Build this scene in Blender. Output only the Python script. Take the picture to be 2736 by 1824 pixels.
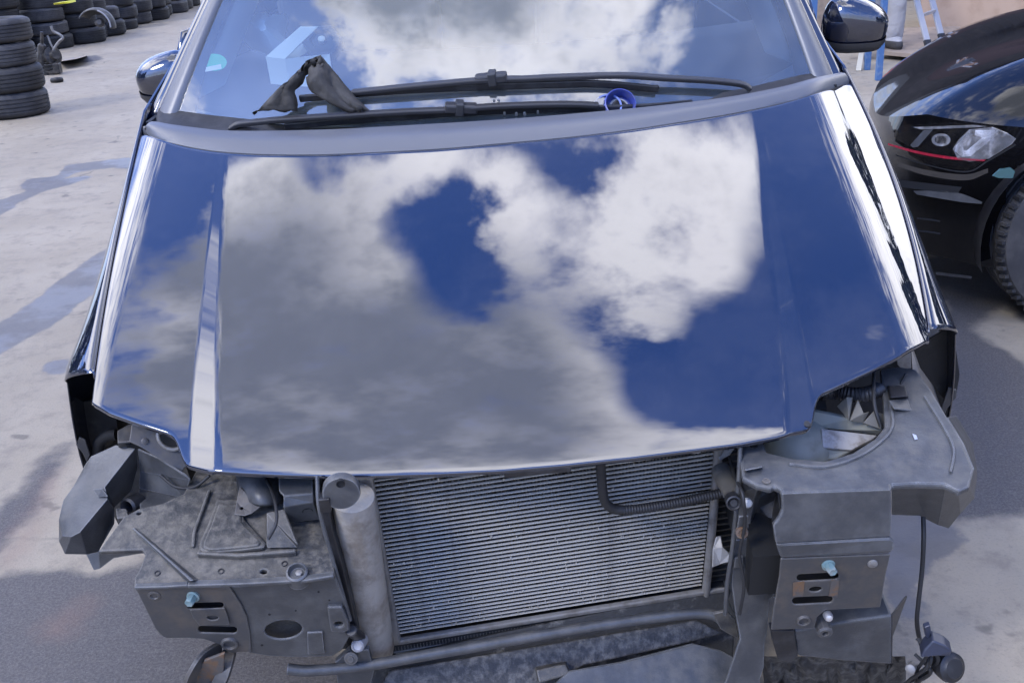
import bpy, bmesh, math, random
import numpy as np
from mathutils import Vector, Matrix

for o in list(bpy.data.objects):
    bpy.data.objects.remove(o, do_unlink=True)
SC = bpy.context.scene
COL = SC.collection
# the clouds that the bonnet and the windscreen mirror: (x, y, rx, ry, weight) on the plane of the cloud base
EXPO = 1.55; SKY_STRENGTH = 0.12; SUN_POWER = 0.8
WARP = 0.15; CLOUD_BIAS = -0.28
CLOUD_WHITE = (14.2, 14.1, 15.0); CLOUD_GREY = (3.2, 3.5, 4.3); SKY_TINT = (0.62, 0.9, 1.6)
CLOUDS = [
    (-0.326, 0.453, 0.049, 0.045, 0.8),
    (-0.26, 0.395, 0.053, 0.056, 0.7),
    (-0.154, 0.439, 0.07, 0.032, 0.7),
    (-0.079, 0.431, 0.063, 0.038, 0.8),
    (0.021, 0.355, 0.042, 0.059, 1.2),
    (0.228, 0.388, 0.099, 0.106, 1),
    (0.293, 0.458, 0.06, 0.038, 0.6),
    (0.179, 0.231, 0.085, 0.097, 0.9),
    (0.202, 0.1, 0.051, 0.055, 0.75),
    (0.284, 0.27, 0.041, 0.092, 0.6),
    (-0.29, 0.174, 0.146, 0.24, 1),
    (-0.152, -0.05, 0.157, 0.243, 1.1),
    (-0.016, -0.213, 0.125, 0.187, 1),
    (-0.304, -0.181, 0.146, 0.219, 1),
    (-0.065, 0.098, 0.072, 0.097, 0.5),
    (-0.202, 0.284, 0.086, 0.078, 0.7),
    (-0.319, 0.322, 0.078, 0.099, 0.9),
    (-0.083, 0.285, 0.048, 0.086, -1.1),
    (-0.046, 0.175, 0.039, 0.064, -0.6),
    (-0.242, 0.448, 0.033, 0.025, -0.9),
    (-0.144, 0.341, 0.026, 0.034, -0.5),
    (-0.296, 0.435, 0.018, 0.016, -0.4),
    (0.098, 0.428, 0.031, 0.032, -0.45),
    (0.252, -0.085, 0.087, 0.145, -0.9),
    (0.039, 0.034, 0.066, 0.148, 0.75),
    (0.087, -0.089, 0.05, 0.144, 0.6),
    (0.101, 0.067, 0.039, 0.077, -0.5),
    (0.334, 0.047, 0.053, 0.163, -0.8),
    (0.278, -0.288, 0.091, 0.025, 0.7),
    (-0.436, 0.447, 0.029, 0.114, -0.8),
    (0.417, 0.385, 0.028, 0.167, -0.9),
    (0.419, 0.076, 0.027, 0.259, -0.9),
    (-0.45, 0.117, 0.018, 0.11, 0.6),
    (-1.25, 0.7, 0.45, 0.6, 0.9),
    (-1, -0.05, 0.22, 0.3, 1),
    (2.4, 2, 1.2, 1.3, 0.9),
    (1.5, 0.75, 0.5, 0.5, 0.9),
    (0.1, -0.42, 0.3, 0.14, 1.3),
    (-0.6, -0.34, 0.17, 0.18, -1.7),
    (0.88, -0.3, 0.2, 0.22, -1.4),
    (0.19, -0.36, 0.025, 0.06, -0.5),
    (0.85, 0, 0.15, 0.2, -0.5),
    (-0.6, -0.2, 0.2, 0.2, 0.9),
]
GREYS = [
    (-0.291, 0.116, 0.174, 0.241, 1),
    (-0.126, -0.104, 0.168, 0.245, 0.9),
    (-0.012, -0.001, 0.094, 0.184, 0.8),
    (-0.343, 0.31, 0.072, 0.127, 0.5),
    (-0.095, -0.183, 0.045, 0.033, -0.4),
    (-0.269, -0.27, 0.177, 0.122, 0.4),
    (0.041, -0.302, 0.152, 0.094, 0.7),
    (-0.26, 0.373, 0.094, 0.058, 0.25),
    (-0.5, 0.05, 0.12, 0.2, 0.5),
]
# ---------------------------------------------------------------- camera
# The car stands nose-down in the yard.  It is surveyed in its own frame (camera pitched 37 degrees, 2.0 m above
# the car's datum) and then turned by TILT into the level yard, where the same camera is pitched 22 degrees.
ROLL = math.radians(3.1); FPX = 2850.0
TILT = math.radians(15.0); CAR_PITCH = math.radians(37.0); CAR_H = 2.0; YARD_H = 1.5
XW = np.array([1.0, 0, 0])


def set_frame(which):
    global FW, DN, RT, DI, CP, CAMH
    pt, CAMH = (CAR_PITCH, CAR_H) if which == 'car' else (CAR_PITCH - TILT, YARD_H)
    FW = np.array([0, math.cos(pt), -math.sin(pt)]); DN = np.array([0, -math.sin(pt), -math.cos(pt)])
    RT = math.cos(ROLL) * XW + math.sin(ROLL) * DN; DI = -math.sin(ROLL) * XW + math.cos(ROLL) * DN
    CP = np.array([0, 0, CAMH])


set_frame('yard')


def ray(x, y):
    """direction of the sight line through a point of the survey photograph (2736 x 1824)"""
    return FW + (x - 1368) / FPX * RT + (y - 912) / FPX * DI


def atz(x, y, z):
    d = ray(x, y)
    return CP + d * ((z - CAMH) / d[2])


def aty(x, y, Y):
    d = ray(x, y)
    return CP + d * (Y / d[1])


def hit(x, y, f, t0=0.6, t1=9.0, n=260):
    """first crossing of the sight line with the surface f(P) = 0"""
    d = ray(x, y)
    tp = t0; fp = f(CP + d * t0)
    for i in range(1, n + 1):
        t = t0 + (t1 - t0) * i / n
        v = f(CP + d * t)
        if (v < 0) != (fp < 0):
            a, b = tp, t
            for _ in range(40):
                m = (a + b) / 2
                if (f(CP + d * m) < 0) == (fp < 0): a = m
                else: b = m
            return CP + d * a
        tp, fp = t, v
    raise ValueError('no hit %s %s' % (x, y))


def D2S(pts):
    return [(x * 2736 / 2352, y * 2736 / 2352) for x, y in pts]


class Plane:
    def __init__(self, o, n):
        self.o = np.array(o, float); n = np.array(n, float); self.n = n / np.linalg.norm(n)

    def at(self, x, y):
        d = ray(x, y)
        return CP + d * (np.dot(self.o - CP, self.n) / np.dot(d, self.n))


def smooth(a, b, x):
    t = np.clip((x - a) / (b - a), 0, 1)
    return t * t * (3 - 2 * t)

# ---------------------------------------------------------------- body surface of the people carrier
def z_centre(Y):
    t = np.maximum(Y - 1.25, -0.06)
    return 0.765 + 0.07 * (1 - np.exp(-t / 0.2)) + 0.2 * t


CX = -0.025        # the car's middle line


def xc1(Y):
    return 0.48 + 0.087 * (Y - 1.31) / 0.78


def xc2(Y):
    return xc1(Y) + 0.006 + 0.042 * np.clip((2.1 - Y) / 0.75, 0, 1)


def hoodz(x, Y):
    """height of the bonnet and wing tops"""
    ax = np.abs(x - CX)
    fr = np.clip((2.05 - Y) / 0.75, 0, 1)
    a, b = xc1(Y), xc2(Y)
    s_strip = 0.09 + 0.25 * fr ** 1.5
    s_out = 0.075
    d = 0.03 * np.minimum(ax, a) ** 2 / a                      # nearly flat middle panel
    d = d + s_strip * np.clip(ax - a, 0, None) - (s_strip - s_out) * np.clip(ax - b, 0, None)
    d = d + 4.0 * np.clip(ax - 0.70, 0, 0.085) ** 2 + 0.35 * np.clip(ax - 0.783, 0, None)
    return z_centre(Y) - d


def hood_f(P):
    return P[2] - hoodz(P[0], P[1])


def on_hood(x, y):
    return hit(x, y, hood_f, 1.0, 3.2, 200)

# windscreen: bowed sheet leaning back
GL_Y0, GL_Z0, GL_SL, GL_CV = 2.17, 0.985, 0.88, 0.32
def glass_z(x, Y):
    yb = GL_Y0 + 0.16 * ((x - CX) / 0.74) ** 2
    h = Y - yb
    return GL_Z0 + GL_SL * h - GL_CV * h * np.abs(h)


def glass_f(P):
    return P[2] - glass_z(P[0], P[1])


def on_glass(x, y):
    return hit(x, y, glass_f, 1.2, 4.5, 300)
cam_d = bpy.data.cameras.new('camera'); cam = bpy.data.objects.new('camera', cam_d); COL.objects.link(cam)
cam_d.sensor_width = 36.0; cam_d.lens = 36.0 * FPX / 2736.0; cam_d.clip_start = 0.05; cam_d.clip_end = 2000
UPI = -DI
cam.matrix_world = Matrix(((RT[0], UPI[0], -FW[0], 0), (RT[1], UPI[1], -FW[1], 0), (RT[2], UPI[2], -FW[2], CAMH), (0, 0, 0, 1)))
SC.camera = cam

# ---------------------------------------------------------------- sky, sun, exposure
SUN_EL, SUN_AZ = math.radians(42), math.radians(226)      # azimuth clockwise from +Y
SC.view_settings.view_transform = 'Standard'; SC.view_settings.look = 'None'
SC.view_settings.exposure = EXPO; SC.view_settings.gamma = 1.0; SC.view_settings.use_curve_mapping = False
world = bpy.data.worlds.new('World'); SC.world = world; world.use_nodes = True
nt = world.node_tree; nt.nodes.clear()


def nd(tree, typ, **kw):
    n = tree.nodes.new(typ)
    for k, v in kw.items():
        if k.startswith('i_'):
            key = k[2:]; key = int(key) if key.isdigit() else key.replace('_', ' ')
            n.inputs[key].default_value = v
        else:
            setattr(n, k, v)
    return n


def mth(tree, op, a, b=None, c=None, clamp=False):
    n = tree.nodes.new('ShaderNodeMath'); n.operation = op; n.use_clamp = clamp
    for i, v in enumerate((a, b, c)):
        if v is None: continue
        if isinstance(v, (int, float)): n.inputs[i].default_value = v
        else: tree.links.new(v, n.inputs[i])
    return n.outputs[0]


def build_sky():
    L = nt.links.new
    out = nd(nt, 'ShaderNodeOutputWorld'); bg = nd(nt, 'ShaderNodeBackground')
    sky = nd(nt, 'ShaderNodeTexSky', sky_type='NISHITA', sun_disc=False, sun_elevation=SUN_EL, sun_rotation=SUN_AZ,
             air_density=1.0, dust_density=0.4, ozone_density=2.5)
    tc = nd(nt, 'ShaderNodeTexCoord'); sep = nd(nt, 'ShaderNodeSeparateXYZ'); L(tc.outputs['Generated'], sep.inputs[0])
    zc = mth(nt, 'MAXIMUM', sep.outputs[2], 0.09)
    a = mth(nt, 'DIVIDE', sep.outputs[0], zc); b = mth(nt, 'DIVIDE', sep.outputs[1], zc)
    comb = nd(nt, 'ShaderNodeCombineXYZ'); L(a, comb.inputs[0]); L(b, comb.inputs[1])
    # billowing edge: displace the cloud map with two octaves of noise
    n1 = nd(nt, 'ShaderNodeTexNoise', i_Scale=5.5, i_Detail=7.0, i_Roughness=0.62); L(comb.outputs[0], n1.inputs['Vector'])
    s1 = nd(nt, 'ShaderNodeVectorMath', operation='SUBTRACT'); L(n1.outputs['Color'], s1.inputs[0]); s1.inputs[1].default_value = (.5, .5, .5)
    s2 = nd(nt, 'ShaderNodeVectorMath', operation='MULTIPLY_ADD'); L(s1.outputs[0], s2.inputs[0]); s2.inputs[1].default_value = (WARP, WARP, 0); L(comb.outputs[0], s2.inputs[2])
    P = s2.outputs[0]

    def blobs(lst, base):
        acc = base
        for (cx, cy, rx, ry, w) in lst:
            v = nd(nt, 'ShaderNodeVectorMath', operation='MULTIPLY_ADD')
            L(P, v.inputs[0]); v.inputs[1].default_value = (.5 / rx, .5 / ry, 0); v.inputs[2].default_value = (-.5 * cx / rx, -.5 * cy / ry, 0)
            g = nd(nt, 'ShaderNodeTexGradient', gradient_type='SPHERICAL'); L(v.outputs[0], g.inputs[0]); e = g.outputs['Fac']
            acc = mth(nt, 'MULTIPLY_ADD', e, w, acc)
        return acc
    n2 = nd(nt, 'ShaderNodeTexNoise', i_Scale=1.6, i_Detail=2.0, i_Roughness=0.58); L(comb.outputs[0], n2.inputs['Vector'])
    n3 = nd(nt, 'ShaderNodeTexNoise', i_Scale=11.0, i_Detail=6.0, i_Roughness=0.62); L(comb.outputs[0], n3.inputs['Vector'])
    base = mth(nt, 'MULTIPLY_ADD', n2.outputs[0], 1.3, -0.62 + CLOUD_BIAS)
    lo = nd(nt, 'ShaderNodeMapRange', interpolation_type='SMOOTHSTEP'); L(sep.outputs[2], lo.inputs[0])
    lo.inputs[1].default_value = 0.55; lo.inputs[2].default_value = 0.12; lo.inputs[4].default_value = 0.75     # cloud banks close up towards the horizon
    base = mth(nt, 'ADD', base, lo.outputs[0])
    dens = blobs(CLOUDS, base)
    dens = mth(nt, 'MINIMUM', mth(nt, 'MAXIMUM', dens, -0.62), 0.72)
    dens = mth(nt, 'ADD', dens, mth(nt, 'MULTIPLY_ADD', n3.outputs[0], 2.1, -1.05))
    mr = nd(nt, 'ShaderNodeMapRange', interpolation_type='SMOOTHSTEP'); mr.inputs[1].default_value = -0.22; mr.inputs[2].default_value = 0.74; L(dens, mr.inputs[0])
    vl = nd(nt, 'ShaderNodeMapRange', interpolation_type='SMOOTHSTEP'); L(n2.outputs[0], vl.inputs[0]); vl.inputs[1].default_value = 0.3; vl.inputs[2].default_value = 0.75; vl.inputs[4].default_value = 0.07      # thin high veil
    msk = mth(nt, 'MAXIMUM', mr.outputs[0], mth(nt, 'MULTIPLY', vl.outputs[0], mth(nt, 'MULTIPLY_ADD', n3.outputs[0], 1.2, 0.2)))
    thick = mth(nt, 'MINIMUM', blobs(GREYS, mth(nt, 'MULTIPLY', lo.outputs[0], 1.5)), 1.05)
    thick = mth(nt, 'ADD', thick, mth(nt, 'ADD', mth(nt, 'MULTIPLY_ADD', n1.outputs[0], 1.8, -0.8), mth(nt, 'MULTIPLY_ADD', n3.outputs[0], 0.5, -0.25)))
    mg = nd(nt, 'ShaderNodeMapRange', interpolation_type='SMOOTHSTEP'); mg.inputs[1].default_value = 0.0; mg.inputs[2].default_value = 1.25; L(thick, mg.inputs[0])
    cc = nd(nt, 'ShaderNodeMix', data_type='RGBA'); L(mg.outputs[0], cc.inputs[0])
    cc.inputs[6].default_value = (*CLOUD_WHITE, 1); cc.inputs[7].default_value = (*CLOUD_GREY, 1)
    tint = nd(nt, 'ShaderNodeMix', data_type='RGBA', blend_type='MULTIPLY'); tint.inputs[0].default_value = 1.0
    L(sky.outputs[0], tint.inputs[6]); tint.inputs[7].default_value = (*SKY_TINT, 1)
    mx = nd(nt, 'ShaderNodeMix', data_type='RGBA'); L(msk, mx.inputs[0]); L(tint.outputs[2], mx.inputs[6]); L(cc.outputs[2], mx.inputs[7])
    L(mx.outputs[2], bg.inputs[0]); bg.inputs[1].default_value = SKY_STRENGTH
    L(bg.outputs[0], out.inputs[0])


build_sky()
sun_d = bpy.data.lights.new('sun', 'SUN'); sun_d.energy = SUN_POWER; sun_d.angle = math.radians(14); sun_d.color = (1.0, 0.95, 0.88)
sun = bpy.data.objects.new('sun', sun_d); COL.objects.link(sun)
sv = Vector((math.sin(SUN_AZ) * math.cos(SUN_EL), math.cos(SUN_AZ) * math.cos(SUN_EL), math.sin(SUN_EL)))
sun.rotation_euler = sv.to_track_quat('Z', 'Y').to_euler(); sun.location = (0, 0, 12)
SC.cycles.use_denoising = True; SC.cycles.max_bounces = 7; SC.cycles.diffuse_bounces = 3; SC.cycles.glossy_bounces = 4
SC.cycles.transmission_bounces = 5; SC.cycles.transparent_max_bounces = 12
SC.cycles.caustics_reflective = False; SC.cycles.caustics_refractive = False
SC.cycles.use_adaptive_sampling = True; SC.cycles.adaptive_threshold = 0.02
world.cycles.sampling_method = 'MANUAL'; world.cycles.sample_map_resolution = 512
# ---------------------------------------------------------------- helpers
def link(o):
    COL.objects.link(o); return o


def mesh_obj(name, verts, faces, mat, parent=None, smooth_sh=False, bevel=0.0, seg=2, kind=None, label=None, sharp=None):
    me = bpy.data.meshes.new(name)
    me.from_pydata([tuple(map(float, v)) for v in verts], [], [tuple(int(i) for i in f) for f in faces]); me.update()
    o = bpy.data.objects.new(name, me); link(o)
    if mat: me.materials.append(mat)
    if smooth_sh: me.polygons.foreach_set('use_smooth', [True] * len(me.polygons))
    if sharp is not None and smooth_sh:
        me.set_sharp_from_angle(angle=math.radians(sharp))
    if bevel:
        b = o.modifiers.new('bevel', 'BEVEL'); b.width = bevel; b.segments = seg; b.limit_method = 'ANGLE'; b.angle_limit = math.radians(40)
    put(o, parent)
    if kind: o['kind'] = kind
    if label: o['label'] = label
    return o


def put(o, parent):
    if parent is not None:
        o.parent = parent
        if parent.type == 'EMPTY':
            o.matrix_parent_inverse = parent.matrix_basis.inverted()
    return o


def thing(name, label, cat, loc, group=None):
    o = bpy.data.objects.new(name, None); link(o); o.location = loc; o.empty_display_size = 0.1
    o.matrix_basis = Matrix.Translation(loc)
    o['label'] = label; o['category'] = cat
    if group: o['group'] = group
    return o


def tag(o, label, cat, group=None):
    o['label'] = label; o['category'] = cat
    if group: o['group'] = group
    return o


def from_bm(name, bm, mat, parent=None, smooth_sh=False, bevel=0.0, seg=2, sharp=None, **kw):
    bmesh.ops.recalc_face_normals(bm, faces=bm.faces)
    me = bpy.data.meshes.new(name); bm.to_mesh(me); bm.free()
    o = bpy.data.objects.new(name, me); link(o)
    if mat: me.materials.append(mat)
    if smooth_sh:
        me.polygons.foreach_set('use_smooth', [True] * len(me.polygons))
        if sharp is not None: me.set_sharp_from_angle(angle=math.radians(sharp))
    if bevel:
        b = o.modifiers.new('bevel', 'BEVEL'); b.width = bevel; b.segments = seg; b.limit_method = 'ANGLE'; b.angle_limit = math.radians(40)
    put(o, parent)
    for k, v in kw.items(): o[k] = v
    return o


def plate_bm(bm, pts, th, holes=(), axis=None):
    """flat or slightly warped panel with thickness; pts is its visible outline"""
    pts = [np.array(p, float) for p in pts]
    n = np.zeros(3)
    for i in range(len(pts)):
        n += np.cross(pts[i] - pts[0], pts[(i + 1) % len(pts)] - pts[0])
    n /= np.linalg.norm(n)
    if np.dot(n, CP - pts[0]) < 0: n = -n
    if axis is not None: n = -np.array(axis, float)
    es = []; vs = []
    for loop in [pts] + [[np.array(p, float) for p in h] for h in holes]:
        v = [bm.verts.new(p) for p in loop]; vs += v
        es += [bm.edges.new((v[i], v[(i + 1) % len(v)])) for i in range(len(v))]
    r = bmesh.ops.triangle_fill(bm, edges=es, use_beauty=True, use_dissolve=False, normal=Vector(n))
    fs = [g for g in r['geom'] if isinstance(g, bmesh.types.BMFace)]
    ex = bmesh.ops.extrude_face_region(bm, geom=fs)
    nv = [g for g in ex['geom'] if isinstance(g, bmesh.types.BMVert)]
    for v in nv: v.co += Vector(-n * th)
    return bm


def plate(name, pts, th, mat, parent, holes=(), bevel=0.0015, axis=None, **kw):
    bm = bmesh.new(); plate_bm(bm, pts, th, holes, axis)
    return from_bm(name, bm, mat, parent, bevel=bevel, **kw)


def catmull(pts, n=8):
    P = [np.array(p, float) for p in pts]
    if len(P) < 3:
        return [P[0] + (P[-1] - P[0]) * i / n for i in range(n + 1)]
    Q = [2 * P[0] - P[1]] + P + [2 * P[-1] - P[-2]]
    out = []
    for i in range(1, len(Q) - 2):
        for k in range(n):
            t = k / n; a, b, c, d = Q[i - 1], Q[i], Q[i + 1], Q[i + 2]
            out.append(0.5 * (2 * b + (c - a) * t + (2 * a - 5 * b + 4 * c - d) * t * t + (3 * b - a - 3 * c + d) * t ** 3))
    out.append(P[-1])
    return out


def frames(path):
    T = []
    for i in range(len(path)):
        d = path[min(i + 1, len(path) - 1)] - path[max(i - 1, 0)]
        T.append(d / (np.linalg.norm(d) + 1e-12))
    u = np.cross(T[0], [0, 0, 1.0])
    if np.linalg.norm(u) < 1e-3: u = np.cross(T[0], [1.0, 0, 0])
    u /= np.linalg.norm(u); fr = []
    for t in T:
        u = u - np.dot(u, t) * t; u /= np.linalg.norm(u)
        fr.append((u, np.cross(t, u)))
    return fr


def sweep_bm(bm, path, prof, closed_prof=True, caps=True, scale=None):
    """prof: list of (a, b) offsets in the moving frame"""
    fr = frames(path); rings = []
    for i, p in enumerate(path):
        s = 1.0 if scale is None else scale[i]
        u, w = fr[i]
        rings.append([bm.verts.new(p + (u * a + w * b) * s) for a, b in prof])
    m = len(prof)
    for i in range(len(rings) - 1):
        for k in range(m if closed_prof else m - 1):
            bm.faces.new((rings[i][k], rings[i][(k + 1) % m], rings[i + 1][(k + 1) % m], rings[i + 1][k]))
    if caps and closed_prof:
        bm.faces.new(rings[0]); bm.faces.new(rings[-1])
    return bm


def tube(name, pts, r, mat, parent, seg=10, n=8, corr=None, straight=False, **kw):
    path = [np.array(p, float) for p in pts] if straight else catmull(pts, n)
    if corr:
        # resample evenly so that the corrugation has an even pitch
        pts2 = [path[0]]; acc = 0.0; step = corr[0] / 4
        for i in range(1, len(path)):
            a, b = path[i - 1], path[i]; L = np.linalg.norm(b - a); s = step - acc
            while s <= L:
                pts2.append(a + (b - a) * s / L); s += step
            acc = L - (s - step)
        path = pts2
        sc = [1.0 + corr[1] * math.cos(i * math.pi / 2) for i in range(len(path))]
    else:
        sc = None
    if isinstance(r, (list, tuple)):
        rr = np.interp(np.linspace(0, 1, len(path)), np.linspace(0, 1, len(r)), r)
        sc = list(rr); r = 1.0
    prof = [(r * math.cos(2 * math.pi * k / seg), r * math.sin(2 * math.pi * k / seg)) for k in range(seg)]
    bm = bmesh.new(); sweep_bm(bm, path, prof, scale=sc)
    return from_bm(name, bm, mat, parent, smooth_sh=True, sharp=50, **kw)


def bar(name, pts, w, h, mat, parent, n=1, bevel=0.001, **kw):
    path = [np.array(p, float) for p in pts] if n == 1 else catmull(pts, n)
    bm = bmesh.new(); sweep_bm(bm, path, [(-w / 2, -h / 2), (w / 2, -h / 2), (w / 2, h / 2), (-w / 2, h / 2)])
    return from_bm(name, bm, mat, parent, bevel=bevel, **kw)


def basis(axis, up=(0, 0, 1)):
    a = np.array(axis, float); a /= np.linalg.norm(a)
    u = np.cross(np.array(up, float), a)
    if np.linalg.norm(u) < 1e-4: u = np.cross([1.0, 0, 0], a)
    u /= np.linalg.norm(u)
    return a, u, np.cross(a, u)


def lathe_bm(bm, c, axis, prof, seg=20, close=True):
    """prof: (distance along axis, radius)"""
    a, u, w = basis(axis); c = np.array(c, float); rings = []
    for (t, r) in prof:
        rings.append([bm.verts.new(c + a * t + (u * math.cos(2 * math.pi * k / seg) + w * math.sin(2 * math.pi * k / seg)) * max(r, 1e-5)) for k in range(seg)])
    for i in range(len(rings) - 1):
        for k in range(seg):
            bm.faces.new((rings[i][k], rings[i][(k + 1) % seg], rings[i + 1][(k + 1) % seg], rings[i + 1][k]))
    if close:
        bm.faces.new(rings[0]); bm.faces.new(rings[-1])
    return bm


def lathe(name, c, axis, prof, mat, parent, seg=20, sharp=35, close=True, **kw):
    bm = bmesh.new(); lathe_bm(bm, c, axis, prof, seg, close)
    return from_bm(name, bm, mat, parent, smooth_sh=True, sharp=sharp, **kw)


def box_bm(bm, lo, hi):
    (x0, y0, z0), (x1, y1, z1) = lo, hi
    v = [bm.verts.new(p) for p in ((x0, y0, z0), (x1, y0, z0), (x1, y1, z0), (x0, y1, z0), (x0, y0, z1), (x1, y0, z1), (x1, y1, z1), (x0, y1, z1))]
    for f in ((0, 3, 2, 1), (4, 5, 6, 7), (0, 1, 5, 4), (1, 2, 6, 5), (2, 3, 7, 6), (3, 0, 4, 7)): bm.faces.new([v[i] for i in f])
    return v


def hexa(name, c8, mat, parent, bevel=0.002, **kw):
    """box from eight corners: four of the near face, four behind them in the same order"""
    f = [(0, 1, 2, 3), (7, 6, 5, 4), (0, 4, 5, 1), (1, 5, 6, 2), (2, 6, 7, 3), (3, 7, 4, 0)]
    bm = bmesh.new(); v = [bm.verts.new(p) for p in c8]
    for q in f: bm.faces.new([v[i] for i in q])
    return from_bm(name, bm, mat, parent, bevel=bevel, **kw)


def grid_obj(name, G, mat, parent=None, smooth_sh=True, thick=0.0, sharp=None, **kw):
    """G: array rows x cols x 3"""
    G = np.array(G, float); r, c = G.shape[:2]
    verts = G.reshape(-1, 3)
    faces = [(i * c + j, i * c + j + 1, (i + 1) * c + j + 1, (i + 1) * c + j) for i in range(r - 1) for j in range(c - 1)]
    o = mesh_obj(name, verts, faces, mat, parent, smooth_sh=smooth_sh, sharp=sharp, **kw)
    if thick:
        s = o.modifiers.new('thickness', 'SOLIDIFY'); s.thickness = abs(thick); s.offset = -1 if thick > 0 else 1
    return o


# ---------------------------------------------------------------- materials
MATS = {}


def mat(name, col, rough=0.5, metal=0.0, spec=0.5, ior=1.5, col2=None, nscale=8.0, ncut=(0.45, 0.65), namt=1.0, bump=0.0, bscale=60.0, coat=0.0,
        rough2=None, flake=None, trans=0.0, dust=None, rnd=False, detail=6.0, edge=None):
    """principled material with a procedural second tone, dust lying on upward faces and fine relief"""
    m = bpy.data.materials.new(name); m.use_nodes = True; t = m.node_tree; L = t.links.new
    b = t.nodes['Principled BSDF']
    b.inputs['Base Color'].default_value = (*col, 1); b.inputs['Roughness'].default_value = rough; b.inputs['Metallic'].default_value = metal
    b.inputs['Specular IOR Level'].default_value = spec; b.inputs['IOR'].default_value = ior; b.inputs['Coat Weight'].default_value = coat
    b.inputs['Coat Roughness'].default_value = 0.02
    if trans: b.inputs['Transmission Weight'].default_value = trans
    tc = nd(t, 'ShaderNodeTexCoord'); vec = tc.outputs['Object']
    if rnd:
        oi = nd(t, 'ShaderNodeObjectInfo'); mm = mth(t, 'MULTIPLY', oi.outputs['Random'], 37.0)
        va = nd(t, 'ShaderNodeVectorMath', operation='ADD'); L(vec, va.inputs[0]); L(mm, va.inputs[1]); vec = va.outputs[0]
    cur = None
    if col2 is not None:
        n = nd(t, 'ShaderNodeTexNoise', i_Scale=nscale, i_Detail=detail, i_Roughness=0.65); L(vec, n.inputs['Vector'])
        mr = nd(t, 'ShaderNodeMapRange', interpolation_type='SMOOTHSTEP'); mr.inputs[1].default_value = ncut[0]; mr.inputs[2].default_value = ncut[1]; mr.inputs[4].default_value = namt
        L(n.outputs[0], mr.inputs[0])
        mx = nd(t, 'ShaderNodeMix', data_type='RGBA'); L(mr.outputs[0], mx.inputs[0]); mx.inputs[6].default_value = (*col, 1); mx.inputs[7].default_value = (*col2, 1)
        cur = mx.outputs[2]
        if rough2 is not None:
            rm = nd(t, 'ShaderNodeMapRange'); L(mr.outputs[0], rm.inputs[0]); rm.inputs[3].default_value = rough; rm.inputs[4].default_value = rough2
            L(rm.outputs[0], b.inputs['Roughness'])
    if dust is not None:
        dcol, damt, dsc = dust
        g = nd(t, 'ShaderNodeNewGeometry'); sp = nd(t, 'ShaderNodeSeparateXYZ'); L(g.outputs['Normal'], sp.inputs[0])
        up = mth(t, 'MULTIPLY_ADD', sp.outputs[2], 0.6, 0.4, clamp=True)
        n2 = nd(t, 'ShaderNodeTexNoise', i_Scale=dsc, i_Detail=9.0, i_Roughness=0.7); L(vec, n2.inputs['Vector'])
        m2 = nd(t, 'ShaderNodeMapRange', interpolation_type='SMOOTHSTEP'); m2.inputs[1].default_value = 0.42; m2.inputs[2].default_value = 0.68; m2.inputs[4].default_value = damt
        L(n2.outputs[0], m2.inputs[0])
        fa = mth(t, 'MULTIPLY', m2.outputs[0], up)
        mx2 = nd(t, 'ShaderNodeMix', data_type='RGBA'); L(fa, mx2.inputs[0]); mx2.inputs[7].default_value = (*dcol, 1)
        if cur is None: mx2.inputs[6].default_value = (*col, 1)
        else: L(cur, mx2.inputs[6])
        cur = mx2.outputs[2]
        if rough2 is None:
            rr = mth(t, 'MULTIPLY_ADD', fa, 0.35, rough, clamp=True); L(rr, b.inputs['Roughness'])
    if edge is not None:
        # rubbed edges: where a rounded normal departs from the flat one
        bv = nd(t, 'ShaderNodeBevel', samples=3, i_Radius=0.0035); ge = nd(t, 'ShaderNodeNewGeometry')
        dp = nd(t, 'ShaderNodeVectorMath', operation='DOT_PRODUCT'); L(bv.outputs[0], dp.inputs[0]); L(ge.outputs['Normal'], dp.inputs[1])
        ne = nd(t, 'ShaderNodeTexNoise', i_Scale=55.0, i_Detail=3.0); L(vec, ne.inputs['Vector'])
        me_ = nd(t, 'ShaderNodeMapRange', interpolation_type='SMOOTHSTEP'); L(dp.outputs['Value'], me_.inputs[0])
        me_.inputs[1].default_value = 0.985; me_.inputs[2].default_value = 0.88
        fe = mth(t, 'MULTIPLY', me_.outputs[0], mth(t, 'MULTIPLY_ADD', ne.outputs[0], 1.2, -0.1, clamp=True))
        mx3 = nd(t, 'ShaderNodeMix', data_type='RGBA'); L(fe, mx3.inputs[0]); mx3.inputs[7].default_value = (*edge, 1)
        if cur is None: mx3.inputs[6].default_value = (*col, 1)
        else: L(cur, mx3.inputs[6])
        cur = mx3.outputs[2]
    if rnd and cur is not None:
        hv = nd(t, 'ShaderNodeHueSaturation'); L(cur, hv.inputs['Color']); L(mth(t, 'MULTIPLY_ADD', oi.outputs['Random'], 1.1, 0.5), hv.inputs['Value']); cur = hv.outputs[0]
    if cur is not None: L(cur, b.inputs['Base Color'])
    if bump:
        nb = nd(t, 'ShaderNodeTexNoise', i_Scale=bscale, i_Detail=5.0, i_Roughness=0.6); L(vec, nb.inputs['Vector'])
        bp = nd(t, 'ShaderNodeBump', i_Strength=bump, i_Distance=0.004); L(nb.outputs[0], bp.inputs['Height']); L(bp.outputs[0], b.inputs['Normal'])
    MATS[name] = m
    return m


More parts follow.
